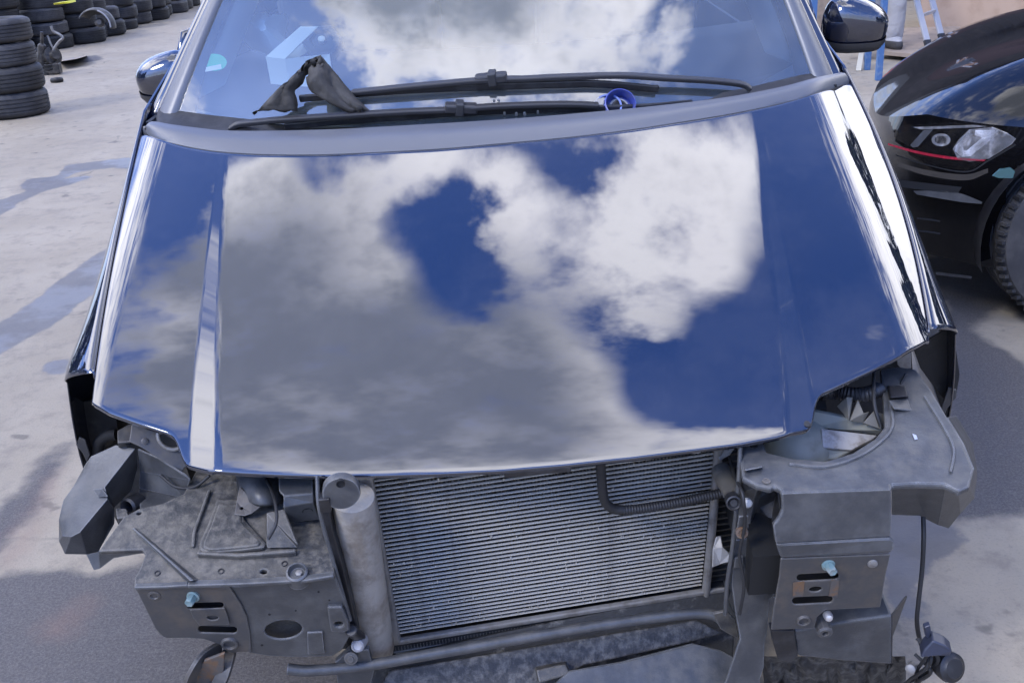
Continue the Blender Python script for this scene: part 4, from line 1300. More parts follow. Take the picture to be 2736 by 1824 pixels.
    # rusty tab and dark round pocket under the bonnet edge
    plate('lamp_tab', [T(640, 1298, .03), T(652, 1310, .03), T(672, 1340, .025), T(704, 1347, .022), T(672, 1371, .018), T(654, 1377, .015), T(626, 1374, .015), T(632, 1335, .022)], 0.003, m_steel, tr, holes=[ell(645, 1357, 5, 4, Plane(T(645, 1357, .017), (0, -.12, 1)), 10)], bevel=0.001)
    rows = []
    for t in np.linspace(0, 1, 12):
        x0 = 636 + 118 * t; r = []
        for k, yy in enumerate((1240, 1262, 1290, 1320, 1345, 1352)):
            bow = math.sin(math.pi * min(max(t, .0), 1)); r.append(T(x0 + (k - 3) * 4, yy - 12 * (1 - bow) * (k > 3), 0.022 + 0.022 * bow - 0.006 * abs(k - 2)))
        rows.append(r)
    grid_obj('lamp_pocket', np.array(rows), m_plastic, tr, thick=0.004)
    # stepped post beside the radiator
    V = {'a': (744, 1262, .735), 'b': (836, 1255, .735), 'c': (837, 1318, .725), 'd': (757, 1324, .725), 'e': (745, 1310, .728),
         'f': (757, 1355, .71), 'g': (838, 1343, .71), 'h': (854, 1388, .665), 'i': (766, 1398, .665)}
    po = polymesh('latch_post', V, [('a', 'b', 'c', 'd', 'e'), ('d', 'c', 'g', 'f'), ('f', 'g', 'h', 'i')], m_plastic, car, th=0.01, bevel=0.002)
    hp = Plane(atz(757, 1355, .71), np.cross(atz(838, 1343, .71) - atz(757, 1355, .71), atz(766, 1398, .665) - atz(757, 1355, .71)))
    hc = hp.at(822, 1364); hn = hp.n if np.dot(hp.n, CP - hc) > 0 else -hp.n
    lathe('hole', hc, hn, [(0.0008, 0.0085), (0.0012, 0.009), (0.0012, 0.0075), (0.0006, 0.007), (0.0006, 0)], m_void, po, seg=20)
    W = {'a': (784, 1399, .655), 'b': (850, 1390, .655), 'c': (869, 1460, .60), 'd': (888, 1531, .555), 'e': (822, 1543, .555), 'f': (806, 1480, .60), 'g': (790, 1440, .63)}
    polymesh('post_face', W, [('a', 'b', 'c', 'f', 'g'), ('f', 'c', 'd', 'e')], m_plastic, car, th=0.008, bevel=0.002)
    polymesh('post_face', {'a': (822, 1543, .64), 'b': (890, 1533, .64), 'c': (850, 1395, .70), 'd': (770, 1402, .70)}, [('a', 'b', 'c', 'd')], m_plastic_dirty, po, th=0.004) if False else None
    # flange and seal running down beside the receiver bottle
    Pg = Plane((0, 1.2, 0), (0, 1, 0)); 
    tube('flange', [aty(*q, Y) for q, Y in (((847, 1270), 1.27), ((853, 1360), 1.235), ((882, 1470), 1.215), ((908, 1560), 1.2), ((936, 1655), 1.19))], 0.0035, m_plastic, car, seg=8)
    bar('side_seal', [aty(*q, Y) for q, Y in (((866, 1320), 1.26), ((876, 1400), 1.245), ((905, 1500), 1.235), ((930, 1600), 1.225), ((948, 1690), 1.215))], 0.018, 0.02, m_plastic_dark, car, bevel=0.003)
    plate('seal_clip', [aty(*q, 1.215) for q in ((850, 1337), (880, 1333), (886, 1368), (856, 1370))], 0.006, m_plastic_dark, car)
    lathe('drain_plug', aty(957, 1722, 1.2), (-0.1, -1, 0.7), [(-0.03, 0.012), (0.0, 0.0125), (0.006, 0.0115), (0.009, 0.0085), (0.006, 0.007), (0.004, 0)], mat('white nylon', (0.26, 0.26, 0.27), rough=0.4), car, seg=20)
    lathe('hose_stub', aty(950, 1692, 1.205), (-0.1, -0.5, 1), [(-0.03, 0.011), (0.03, 0.011), (0.032, 0.009)], m_plastic_dark, car, seg=16)
    # towing loop at the bottom
    lp = [aty(*q, Y) for q, Y in (((590, 1728), 1.20), ((548, 1752), 1.17), ((525, 1780), 1.15), ((508, 1820), 1.14), ((520, 1862), 1.14), ((560, 1862), 1.14), ((590, 1815), 1.15), ((606, 1770), 1.17), ((614, 1735), 1.2))]
    bm = bmesh.new(); sweep_bm(bm, catmull(lp, 6), [(-.004, -.012), (.004, -.012), (.004, .012), (-.004, .012)])
    lo = from_bm('towing_loop', bm, m_steel, car, bevel=0.002, label='bent steel loop below the left plate')
    plate('loop_web', [aty(*q, 1.155) for q in ((546, 1765), (600, 1745), (598, 1790), (572, 1845), (525, 1850), (520, 1805))], 0.006, m_rusty, lo)
    # wing of the bracket that follows the bumper corner
    V = {'a': (309, 1188, .705), 'b': (362, 1197, .70), 'c': (281, 1300, .672), 'd': (288, 1333, .66), 'e': (214, 1421, .632), 'e2': (190, 1434, .625), 'f': (166, 1432, .615), 'g': (157, 1385, .622), 'h': (169, 1335, .638), 'i': (196, 1297, .655), 'j': (227, 1240, .685), 'k': (243, 1218, .695),
         'n': (369, 1245, .645), 'o': (352, 1310, .605), 'm': (306, 1356, .60), 'q': (307, 1398, .585), 'p': (262, 1471, .56), 'r': (230, 1481, .552), 's': (173, 1480, .555), 't': (250, 1523, .53), 'u': (266, 1519, .53), 'v': (304, 1491, .545), 'w': (385, 1477, .575), 'x': (157, 1445, .58)}
    polymesh('bumper_guide', V, [('a', 'b', 'c', 'i', 'j', 'k'), ('c', 'd', 'e', 'e2', 'h', 'i'), ('e2', 'f', 'g', 'h'), ('b', 'n', 'o', 'm', 'c'), ('c', 'm', 'd'), ('d', 'm', 'q', 'p', 'r', 'e'), ('e', 'r', 's', 'e2'), ('e2', 's', 'x', 'f'), ('f', 'x', 'g'), ('p', 'u', 't', 'r'), ('p', 'w', 'v', 'u')], m_plastic, car, th=0.004, bevel=0.009, seg=3, label='winged grey plastic bumper guide at the left corner')
    plate('clip_plate', [atz(247, 1306, .667), atz(272, 1304, .672), atz(288, 1325, .668), atz(262, 1328, .66)], 0.002, m_plastic, car, bevel=0.0005)
    # sloping faces between wing and bonnet
    B_ = {0: (367, 1199, .70), 1: (424, 1225, .70), 2: (498, 1271, .69), 3: (507, 1282, .685), 4: (445, 1270, .655), 5: (373, 1259, .645), 6: (494, 1333, .625), 7: (440, 1318, .615), 8: (370, 1306, .61), 9: (374, 1359, .63)}
    polymesh('lamp_shelf', B_, [(0, 1, 2, 3, 4, 5), (5, 4, 3, 6, 7, 8)], m_plastic, car, bevel=0.003)
    polymesh('lamp_floor', {8: (370, 1306, .612), 7: (440, 1316, .617), 6: (494, 1333, .627), 9: (374, 1360, .632)}, [(8, 7, 6, 9)], m_plastic, car)
    lathe('locating_cup', atz(350, 1352, .62), (-0.4, -0.9, 0.5), [(-0.02, 0.02), (0.008, 0.018), (0.012, 0.014), (0.008, 0.011), (-0.01, 0.01), (-0.01, 0)], m_plastic_dark, car, seg=20)
    plate('clip_block', [atz(x, y, .64) for x, y in ((308, 1356), (338, 1358), (344, 1380), (312, 1384))], 0.014, m_plastic_dirty, car, bevel=0.002)
    # steel panel with the round opening, right under the bonnet's corner
    PA = Plane(atz(430, 1200, .72), (0.25, -0.75, 0.75))
    pa = plate('lamp_panel', [PA.at(*q) for q in [(345, 1180), (352, 1130), (380, 1085), (480, 1090), (560, 1130), (540, 1235), (492, 1248), (486, 1262), (430, 1228), (373, 1192)]], 0.004, m_steel, car, holes=[ell(457, 1168, 34, 27, PA, 24, 0.6)], bevel=0.0015)
    a, u, w = basis(PA.n)
    rim = ell(457, 1168, 37, 30, Plane(PA.o + np.array([0, -.004, .004]), PA.n), 24, 0.6)
    tube('rim', rim + [rim[0]], 0.004, m_alu, pa, seg=8, straight=True)
    lathe('stud', PA.at(387, 1178) , -PA.n * np.sign(PA.n[1]), [(0, .006), (.003, .006), (.004, .004), (.004, 0)], m_steel, pa, seg=12)
    # clip bracket at the head of the guide, black slot below it
    plate('clip_bracket', [atz(x, y, .725) for x, y in ((313, 1150), (345, 1132), (376, 1138), (368, 1160), (352, 1178), (314, 1182))], 0.004, m_steel, car)
    hexa('slot_block', [atz(x, y, .708) for x, y in ((314, 1181), (351, 1177), (352, 1190), (317, 1196))] + [atz(x, y, .69) for x, y in ((314, 1181), (351, 1177), (352, 1190), (317, 1196))], m_void, car)
    # wing liner pieces inside the left wing
    m_liner = MATS['dusty wheel house liner']
    plate('liner_flap', [aty(*q, 1.66) for q in ((215, 1075), (300, 1060), (316, 1150), (300, 1186), (250, 1215), (240, 1180), (222, 1160), (205, 1120))], 0.004, m_liner, car)
    plate('liner_tab', [aty(*q, 1.60) for q in ((212, 1168), (228, 1176), (240, 1215), (232, 1236), (220, 1210), (202, 1188))], 0.004, m_steel, car)
    tube('wheel_seal', [aty(*q, 1.62) for q in ((262, 1210), (266, 1180), (290, 1162), (310, 1160))], 0.012, m_void, car, seg=8)


left_side()


# ================================================================ right-hand bracket
def right_side():
    PR, A, B = vplane((2085, 1491), (2380, 1479), 0.63, 0.02)
    off = lambda d: Plane(PR.o + np.array([0, d, 0]), PR.n)
    at = lambda l, pl=PR: [pl.at(*q) for q in l]
    n = -PR.n * np.sign(PR.n[1])
    st = plate('crash_plate', at([(2086, 1492), (2380, 1480), (2372, 1515), (2365, 1545), (2353, 1622), (2290, 1625), (2205, 1630), (2184, 1648), (2176, 1679), (2060, 1682), (2067, 1625), (2082, 1536)]), 0.004, m_steel, car,
               holes=[slot(2185, 1541, 56, 9.5, PR, -0.055), slot(2171, 1603, 54, 9.5, PR, -0.05), ell(2179, 1574, 17, 7, PR, 18, -0.1)], bevel=0.002, label='steel bumper mounting plate streaked with rust')
    for a, b in ((2125, 1541), (2185, 1541), (2240, 1541)): pass
    plate('plate_back', at([(2100, 1515), (2300, 1510), (2290, 1618), (2090, 1640)], off(.03)), 0.01, m_void, st, bevel=0)
    Pf = off(-0.002)
    plate('rust_patch', at([(2119, 1556), (2150, 1553), (2146, 1592), (2118, 1594)], off(-.0012)), 0.001, m_rusty, st, bevel=0)
    plate('rust_patch', at([(2222, 1548), (2243, 1548), (2238, 1592), (2214, 1592)], off(-.0012)), 0.001, m_rusty, st, bevel=0)
    bolt('flange_bolt', PR.at(2213, 1508), n + np.array([0.15, 0, 0.12]), 0.0085, 0.02, m_bolt, st)
    lathe('stud', PR.at(2331, 1504), n, [(-.002, .009), (.003, .008), (.004, .004), (.004, 0)], m_alu, st, seg=16)
    lathe('nut_hole', PR.at(2147, 1656), n, [(-.002, .014), (.004, .011), (.004, .009), (-.004, .007), (-.005, 0)], m_steel, st, seg=20)
    lathe('ball_stud', PR.at(2211, 1642), n + np.array([0, 0, .3]), [(-.002, .008), (.006, .008), (.011, .006), (.013, 0)], m_alu_bright, st, seg=14)
    lathe('weld_boss', PR.at(2203, 1684), n, [(-.02, .014), (.004, .014), (.007, .011), (.007, .006), (-.004, .005), (-.004, 0)], m_steel, st, seg=10)
    # lip and box front above it
    V = {'a': (2073, 1453, .665), 'b': (2380, 1435, .665), 'c': (2392, 1452, .655), 'd': (2388, 1468, .64), 'e': (2378, 1479, .632), 'f': (2086, 1491, .632)}
    polymesh('box_lip', V, [('a', 'b', 'c', 'd', 'e', 'f')], m_plastic, car, th=0.01, bevel=0.004)
    top = {'a': (2088, 1318, .70), 'b': (2240, 1313, .70), 'c': (2382, 1308, .70), 'd': (2382, 1434, .667), 'e': (2230, 1443, .667), 'f': (2072, 1453, .667), 'g': (2066, 1400, .68), 'h': (2085, 1370, .69)}
    # the box front stands upright: same lip line, raised
    P3 = Plane(atz(2073, 1453, .665), np.cross(atz(2380, 1435, .665) - atz(2073, 1453, .665), [0, 0.28, 1.0]))
    fr = [P3.at(*q) for q in ((2088, 1318), (2382, 1308), (2383, 1350), (2381, 1434), (2073, 1452), (2066, 1402), (2080, 1385), (2090, 1362))]
    plate('box_front', fr, 0.01, m_plastic, car, bevel=0.003, label='grey plastic box front above the right mounting plate')
    # main shelf: front edge is the top of the box front
    F1, F2 = P3.at(2088, 1318), P3.at(2382, 1308)
    PS = Plane(F1, np.cross(F2 - F1, [0, 1.0, -0.06]))
    sh = [(2088, 1317), (2382, 1307), (2383, 1296), (2450, 1292), (2526, 1294), (2562, 1312), (2590, 1300), (2603, 1252), (2576, 1186), (2532, 1114), (2490, 1043), (2448, 986), (2398, 978), (2352, 985), (2360, 1067), (2364, 1138), (2338, 1170), (2279, 1208), (2204, 1231), (2115, 1223), (2049, 1207), (2040, 1180), (1985, 1190), (1978, 1240), (1984, 1276), (2022, 1296), (2060, 1305), (2070, 1298), (2086, 1306)]
    s = plate('lamp_shelf', [PS.at(*q) for q in sh], 0.012, m_plastic, car, bevel=0.004, label='bluish grey lamp shelf reaching out to the right corner')
    SP = lambda x, y, dz=0.0: Plane(PS.o + np.array([0, 0, dz]), PS.n).at(x, y)
    hexa('rib', [SP(1988, 1252, .002), SP(2036, 1243, .002), SP(2038, 1250, .002), SP(1990, 1260, .002), SP(1990, 1252, .01), SP(2036, 1244, .01), SP(2037, 1248, .01), SP(1991, 1257, .01)], m_plastic, s)
    lathe('hole', SP(2048, 1285, .001), PS.n * np.sign(PS.n[2]), [(0, .007), (.0015, .0065), (.0015, .004), (.0005, .004), (.0005, 0)], m_steel, s, seg=16)
    lathe('hole', SP(2014, 1190, .001), PS.n * np.sign(PS.n[2]), [(0, .007), (.001, .006), (.001, 0)], m_void, s, seg=16)
    hexa('cable_clip', [SP(x, y, .016) for x, y in ((2375, 1030), (2420, 1034), (2426, 1058), (2380, 1062))] + [SP(x, y, 0) for x, y in ((2368, 1030), (2418, 1030), (2428, 1064), (2376, 1070))], m_plastic_dark, s)
    polymesh('ridge', {0: SP(2425, 1062, .001), 1: SP(2437, 1096, .001), 2: SP(2390, 1090, .012), 3: SP(2376, 1068, .012)}, [(0, 1, 2, 3)], m_plastic, s)
    # outer shoulder drops away and the front edge falls down
    q = lambda x, y, dz: SP(x, y, dz)
    V = {'a': SP(2532, 1114, -.001), 'b': SP(2576, 1186, -.001), 'c': SP(2603, 1252, -.002), 'd': SP(2590, 1300, -.002), 'e': SP(2562, 1312, -.001), 'f': SP(2526, 1294, -.001), 'g': SP(2450, 1292, -.001), 'h': SP(2383, 1296, -.001),
         'A': (2556, 1110, .60), 'B': (2600, 1184, .59), 'C': (2612, 1262, .575), 'D': (2604, 1330, .57), 'E': (2566, 1372, .55), 'F': (2535, 1412, .535), 'F2': (2505, 1402, .54), 'G': (2456, 1377, .555), 'H': (2383, 1375, .56)}
    polymesh('bumper_guide', V, [('a', 'b', 'B', 'A'), ('b', 'c', 'C', 'B'), ('c', 'd', 'D', 'C'), ('d', 'e', 'E', 'D'), ('e', 'f', 'F2', 'F', 'E'), ('f', 'g', 'G', 'F2'), ('g', 'h', 'H', 'G')], m_plastic, car, th=0.004, bevel=0.012, seg=4, label='curved grey plastic bumper guide at the right corner')
    plate('fender_tab', [aty(*w, 1.62) for w in ((2395, 950), (2434, 940), (2436, 984), (2410, 986), (2398, 975))], 0.003, m_alu, car)
    m_liner = MATS['dusty wheel house liner']
    plate('liner_flap', [aty(*w, 1.66) for w in ((2440, 930), (2545, 870), (2565, 1000), (2556, 1055), (2520, 1065), (2500, 1040), (2460, 985))], 0.004, m_liner, car)
    plate('liner_tab', [aty(*w, 1.63) for w in ((2535, 1036), (2556, 1042), (2556, 1062), (2532, 1090), (2524, 1110), (2516, 1090))], 0.004, m_steel, car)
    # washer bottle and lamp bits in the bay behind the shelf
    m_pe = mat('yellowed white polyethylene', (0.27, 0.27, 0.225), rough=0.5, spec=0.4, col2=(0.15, 0.14, 0.11), nscale=9, ncut=(0.5, 0.75), bump=0.1, bscale=50)
    m_pe2 = mat('scuffed white plastic', (0.36, 0.345, 0.33), rough=0.6, col2=(0.2, 0.18, 0.16), nscale=30, ncut=(0.45, 0.65), bump=0.3, bscale=120)
    c = atz(2150, 1180, .66)
    wb = lathe('washer_bottle', c, (0.1, -0.35, 0.9), [(-0.16, .05), (-0.05, .062), (-0.01, .06), (0.008, .05), (0.018, .035), (0.022, 0)], m_pe, car, seg=28, label='yellowish white washer bottle')
    bm = bmesh.new()
    V = {'a': (2170, 1098, .70), 'b': (2270, 1118, .70), 'c': (2358, 1150, .695), 'd': (2345, 1162, .67), 'e': (2260, 1150, .675), 'f': (2172, 1142, .675)}
    polymesh('bottle_shoulder', V, [('a', 'b', 'c', 'd', 'e', 'f')], m_pe, wb, th=0.01)
    V = {'a': (2195, 1144, .685), 'b': (2345, 1162, .675), 'c': (2328, 1176, .67), 'd': (2275, 1202, .665), 'e': (2198, 1195, .668)}
    polymesh('bottle_label', V, [('a', 'b', 'c', 'd', 'e')], m_pe2, wb, th=0.012)
    V = {'a': (2170, 1142, .676), 'b': (2194, 1144, .678), 'c': (2197, 1196, .662), 'd': (2275, 1204, .66), 'e': (2235, 1226, .65), 'f': (2150, 1230, .645), 'g': (2110, 1215, .65), 'h': (2140, 1150, .675)}
    polymesh('bottle_side', V, [('a', 'b', 'c', 'd', 'e', 'f', 'g', 'h')], m_pe, wb, th=0.01, bevel=0.004)
    m_brk = mat('grimy beige plastic', (.12, .112, .092), rough=.6, col2=(.06, .055, .045), nscale=20)
    for k, sh_ in enumerate(([(2235, 1085, .72), (2262, 1060, .745), (2276, 1062, .745), (2268, 1124, .71)], [(2270, 1124, .71), (2292, 1066, .74), (2308, 1104, .725), (2322, 1100, .725), (2306, 1130, .705)], [(2306, 1130, .71), (2335, 1098, .73), (2362, 1106, .72), (2358, 1148, .705)])):
        plate('broken_bracket', [atz(*w) for w in sh_], 0.004, m_brk, car, bevel=0.001)
    tube('ribbed_conduit', [atz(*w) for w in ((2190, 1048, .74), (2230, 1046, .735), (2280, 1054, .735), (2320, 1052, .735), (2350, 1040, .73))], 0.0135, m_plastic_dark, car, seg=14, corr=(0.006, 0.09))
    tube('cable', [atz(*w) for w in ((2336, 985, .76), (2334, 1040, .755), (2338, 1090, .74), (2354, 1140, .715))], 0.0035, m_rubber, car, seg=8)
    # post and parts between shelf and radiator
    po = polymesh('latch_post', {'a': (1975, 1240, .69), 'b': (2000, 1278, .69), 'c': (2026, 1300, .688), 'd': (2015, 1335, .65), 'e': (2004, 1400, .60), 'f': (1998, 1440, .57), 'g': (1962, 1445, .57), 'h': (1967, 1380, .60), 'i': (1974, 1320, .65)}, [('a', 'b', 'c', 'd', 'i'), ('i', 'd', 'e', 'h'), ('h', 'e', 'f', 'g')], m_plastic, car, th=0.02, bevel=0.002)
    plate('post_pad', [aty(*w, 1.232) for w in ((1974, 1380), (2000, 1378), (2001, 1411), (1969, 1414))], 0.004, m_plastic, po)
    pl = Plane(aty(1990, 1350, 1.24), (0, -1, 0.3))
    lathe('screw', pl.at(1997, 1343), (0.1, -1, .5), [(-.004, .008), (.004, .0075), (.007, .004), (.007, 0)], mat('white screw', (.4, .4, .39), rough=.4), po, seg=16)
    lathe('screw', aty(1982, 1422, 1.228), (0, -1, .4), [(-.004, .011), (.002, .0105), (.0025, .006), (.001, .005), (.001, 0)], m_rusty, po, seg=18)
    lathe('bolt', aty(1960, 1342, 1.25), (-.1, -1, .5), [(-.02, .013), (.004, .013), (.005, .0105), (.003, .009), (.001, .007), (.004, .006), (.004, 0)], m_plastic_dark, po, seg=20)
    tube('pipe_elbow', [aty(*w, Y) for w, Y in (((1925, 1255), 1.36), ((1940, 1285), 1.33), ((1958, 1312), 1.30), ((1966, 1330), 1.28))], 0.017, mat('grey dirty pipe', (.07, .066, .058), rough=.6, col2=(.13, .12, .1), nscale=30), car, seg=14)
    tube('post_edge', [aty(*w, Y) for w, Y in (((1978, 1185), 1.31), ((1974, 1280), 1.28), ((1966, 1380), 1.26), ((1955, 1480), 1.25), ((1943, 1560), 1.24), ((1938, 1640), 1.235))], 0.0042, m_plastic, car, seg=8)
    V = {'a': (1913, 1433, .50), 'b': (1926, 1430, .50), 'c': (1932, 1460, .49), 'd': (1950, 1478, .48), 'e': (1952, 1500, .47), 'f': (1925, 1506, .465), 'g': (1902, 1516, .46), 'h': (1904, 1465, .485)}
    polymesh('cooler_bracket', V, [('a', 'b', 'c', 'd', 'e', 'f', 'g', 'h')], m_alu, car, th=0.004)
    V = {'a': (1918, 1204, .68), 'b': (1965, 1196, .68), 'c': (1952, 1215, .67), 'd': (1922, 1232, .665)}
    polymesh('cooler_bracket', V, [('a', 'b', 'c', 'd')], m_alu, car, th=0.004)
    # dark recess between shelf and air guide
    V = {'a': (2020, 1300, .64), 'b': (2078, 1302, .64), 'c': (2088, 1375, .62), 'd': (2064, 1400, .60), 'e': (2070, 1470, .56), 'f': (2080, 1540, .52), 'g': (2070, 1580, .5), 'h': (2040, 1480, .53), 'i': (2000, 1435, .56), 'j': (2005, 1340, .62)}
    polymesh('duct_side', V, [('a', 'b', 'c', 'd', 'e', 'f', 'g', 'h', 'i', 'j')], m_plastic_dark, car, th=0.01)
    # curved air guide panel
    ag = [(1963, 1442), (1998, 1437), (2031, 1480), (2056, 1518), (2067, 1556), (2068, 1591), (2056, 1600), (2051, 1681), (2043, 1719), (2041, 1782), (2031, 1812), (2026, 1850), (1930, 1850), (1960, 1760), (1978, 1706), (1966, 1640), (1955, 1560)]
    PG = Plane(aty(2000, 1600, 1.235), (0.12, -1, 0.25))
    agp = plate('air_guide', [PG.at(*w) for w in ag], 0.006, m_plastic, car, bevel=0.0015, label='curved dark grey air guide right of the radiator')
    edge = [PG.at(*w) + np.array([0, -.004, .002]) for w in ag[1:6]]
    tube('guide_lip', edge, 0.0025, m_plastic, agp, seg=6)
    plate('guide_tab', [PG.at(*w) + np.array([0, -.006, 0]) for w in ((1962, 1482), (1984, 1478), (1985, 1508), (1959, 1511))], 0.005, m_plastic, agp)
    # lower black box with bolts
    PK = off(0.03)
    kb = at([(2122, 1684), (2200, 1672), (2300, 1655), (2384, 1644), (2384, 1774), (2250, 1765), (2132, 1752)], PK)
    bx = plate('horn_box', kb, 0.08, m_plastic, car, bevel=0.004)
    polymesh('box_side', {'a': PK.at(2384, 1644), 'b': PK.at(2455, 1661) + np.array([0, .06, 0]), 'c': PK.at(2412, 1770) + np.array([0, .06, 0]), 'd': PK.at(2384, 1774)}, [('a', 'b', 'c', 'd')], m_plastic_dark, bx)
    plate('duct_face', at([(2060, 1684), (2122, 1684), (2132, 1752), (2110, 1770), (2078, 1760), (2066, 1720)], off(.02)), 0.02, m_plastic_dark, car)
    # subframe rubble under it: ribbed grimy casting
    m_grime = mat('grimy casting', (0.03, 0.028, 0.026), rough=0.7, col2=(0.1, 0.094, 0.084), nscale=40, ncut=(.42, .66), bump=0.8, bscale=60, detail=10.0)
    rows = []; rnd = random.Random(9)
    for x in np.linspace(2040, 2420, 34):
        rows.append([aty(x + rnd.uniform(-2, 2), y, 1.23 + k * .012 + rnd.uniform(-.015, .015)) for k, y in enumerate((1752, 1772, 1795, 1820, 1850, 1880))])
    grid_obj('subframe', np.array(rows), m_grime, car, smooth_sh=True)
    # loose cable with its plug and the round horn hanging at the corner
    tube('loose_cable', [aty(*w, Y) for w, Y in (((2467, 1380), 1.30), ((2468, 1440), 1.27), ((2464, 1520), 1.25), ((2455, 1600), 1.23), ((2450, 1660), 1.22), ((2458, 1710), 1.22), ((2470, 1740), 1.21))], 0.0042, m_rubber, car, seg=8)
    hn = lathe('horn', aty(2541, 1782, 1.16), (0.3, -0.75, 0.6), [(-.03, .02), (-.012, .026), (-.004, .028), (.004, .027), (.006, .022), (.01, .018), (.011, 0)], m_plastic_dark, car, seg=26)
    m_blue = mat('blue black plug', (.03, .035, .055), rough=.4, bump=.1)
    polymesh('plug', {'a': (2468, 1735, .40), 'b': (2492, 1710, .42), 'c': (2528, 1726, .415), 'd': (2545, 1742, .405), 'e': (2538, 1752, .39), 'f': (2505, 1752, .39), 'g': (2460, 1757, .385)}, [('a', 'b', 'c', 'd', 'e', 'f', 'g')], m_blue, hn, th=0.03, bevel=0.003)
    plate('plug_latch', [aty(*w, 1.17) for w in ((2470, 1676), (2486, 1670), (2488, 1690), (2482, 1705), (2474, 1700))], 0.01, m_blue, hn)
    rows = []
    for k in range(5):
        tube('wire', [aty(2450 + rnd.uniform(-8, 30), 1690 + 14 * k, 1.19), aty(2475 + rnd.uniform(-20, 40), 1745 + 12 * k, 1.16), aty(2450 + rnd.uniform(-20, 50), 1790 + 8 * k, 1.18), aty(2420 + rnd.uniform(-20, 80), 1830, 1.2)], 0.0035, m_rubber, hn, seg=6)
    lathe('terminal', aty(2433, 1785, 1.17), (-.5, -.7, .5), [(-.02, .009), (.004, .009), (.006, .006), (.006, 0)], m_alu, hn, seg=12)


right_side()


# ================================================================ below the radiator
def lower():
    m_mud = mat('mud caked plastic', (0.03, 0.03, 0.032), rough=0.6, col2=(0.11, 0.105, 0.097), nscale=60, ncut=(0.42, 0.66), bump=0.9, bscale=90, detail=10.0)
    m_under = mat('dusty dark plastic', (0.02, 0.02, 0.02), rough=0.65, col2=(0.1, 0.097, 0.09), nscale=24, ncut=(0.52, 0.66), bump=0.5, bscale=90)
    PU = Plane(aty(1500, 1700, 1.33), (0.1, -0.75, 0.65))
    plate('lower_cross_member', [PU.at(*q) for q in ((1010, 1765), (1330, 1690), (1700, 1615), (1935, 1575), (1965, 1640), (1960, 1760), (1700, 1860), (960, 1900))], 0.02, m_under, car, bevel=0.004)
    P1 = Plane(aty(1300, 1790, 1.255), (0.1, -0.6, 0.8))
    plate('spoiler_shelf', [P1.at(*q) for q in ((1040, 1790), (1300, 1748), (1600, 1698), (1860, 1655), (1935, 1690), (1840, 1715), (1560, 1776), (1400, 1850), (1000, 1860))], 0.012, m_mud, car, bevel=0.003, label='lower shelf caked with grey dried mud')
    P2 = Plane(aty(1700, 1800, 1.235), (0.1, -0.5, 0.85))
    plate('lower_panel', [P2.at(*q) for q in ((1520, 1790), (1660, 1765), (1850, 1716), (1925, 1735), (1970, 1760), (1975, 1860), (1440, 1860))], 0.012, m_plastic, car, bevel=0.004)
    hexa('snap_block', [P1.at(*q) + np.array([0, -.02, .022]) for q in ((1432, 1784), (1508, 1768), (1522, 1796), (1440, 1818))] + [P1.at(*q) for q in ((1428, 1780), (1512, 1764), (1526, 1800), (1436, 1822))], m_plastic_dirty, car, bevel=0.003)
    pts = [aty(*q, Y) for q, Y in (((768, 1786), 1.19), ((830, 1790), 1.19), ((980, 1776), 1.2), ((1200, 1738), 1.22), ((1500, 1686), 1.25), ((1700, 1655), 1.27), ((1850, 1638), 1.28), ((1912, 1644), 1.275), ((1938, 1668), 1.26))]
    tube('cross_tube', pts, 0.0105, m_plastic, car, seg=14, label='bent grey tube crossing below the radiator')
    tip = [aty(*q, 1.245) for q in ((1905, 1640), (1940, 1632), (1965, 1655), (1975, 1706), (1955, 1698), (1925, 1680))]
    plate('tube_bracket', tip, 0.006, m_plastic_dirty, car)
    plate('lower_bracket', [aty(*q, 1.2) for q in ((895, 1770), (935, 1735), (985, 1735), (1000, 1790), (985, 1850), (905, 1850))], 0.012, m_plastic, car)
    lathe('stud', aty(938, 1757, 1.19), (0, -1, .5), [(-.004, .013), (.002, .012), (.003, .006), (.006, .005), (.006, 0)], m_steel, car, seg=18)
    plate('radiator_mount', [aty(*q, 1.24) for q in ((930, 1660), (960, 1640), (975, 1720), (990, 1760), (945, 1760), (925, 1720))], 0.01, m_plastic_dark, car)
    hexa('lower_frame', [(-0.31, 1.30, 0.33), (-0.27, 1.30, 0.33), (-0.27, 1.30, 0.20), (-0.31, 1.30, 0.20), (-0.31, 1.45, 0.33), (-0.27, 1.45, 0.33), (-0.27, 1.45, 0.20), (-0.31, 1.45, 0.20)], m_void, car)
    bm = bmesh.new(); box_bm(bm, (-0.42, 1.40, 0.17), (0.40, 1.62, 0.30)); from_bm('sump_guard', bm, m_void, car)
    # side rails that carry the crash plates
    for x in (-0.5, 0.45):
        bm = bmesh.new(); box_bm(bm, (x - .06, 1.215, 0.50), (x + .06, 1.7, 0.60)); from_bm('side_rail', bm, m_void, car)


lower()

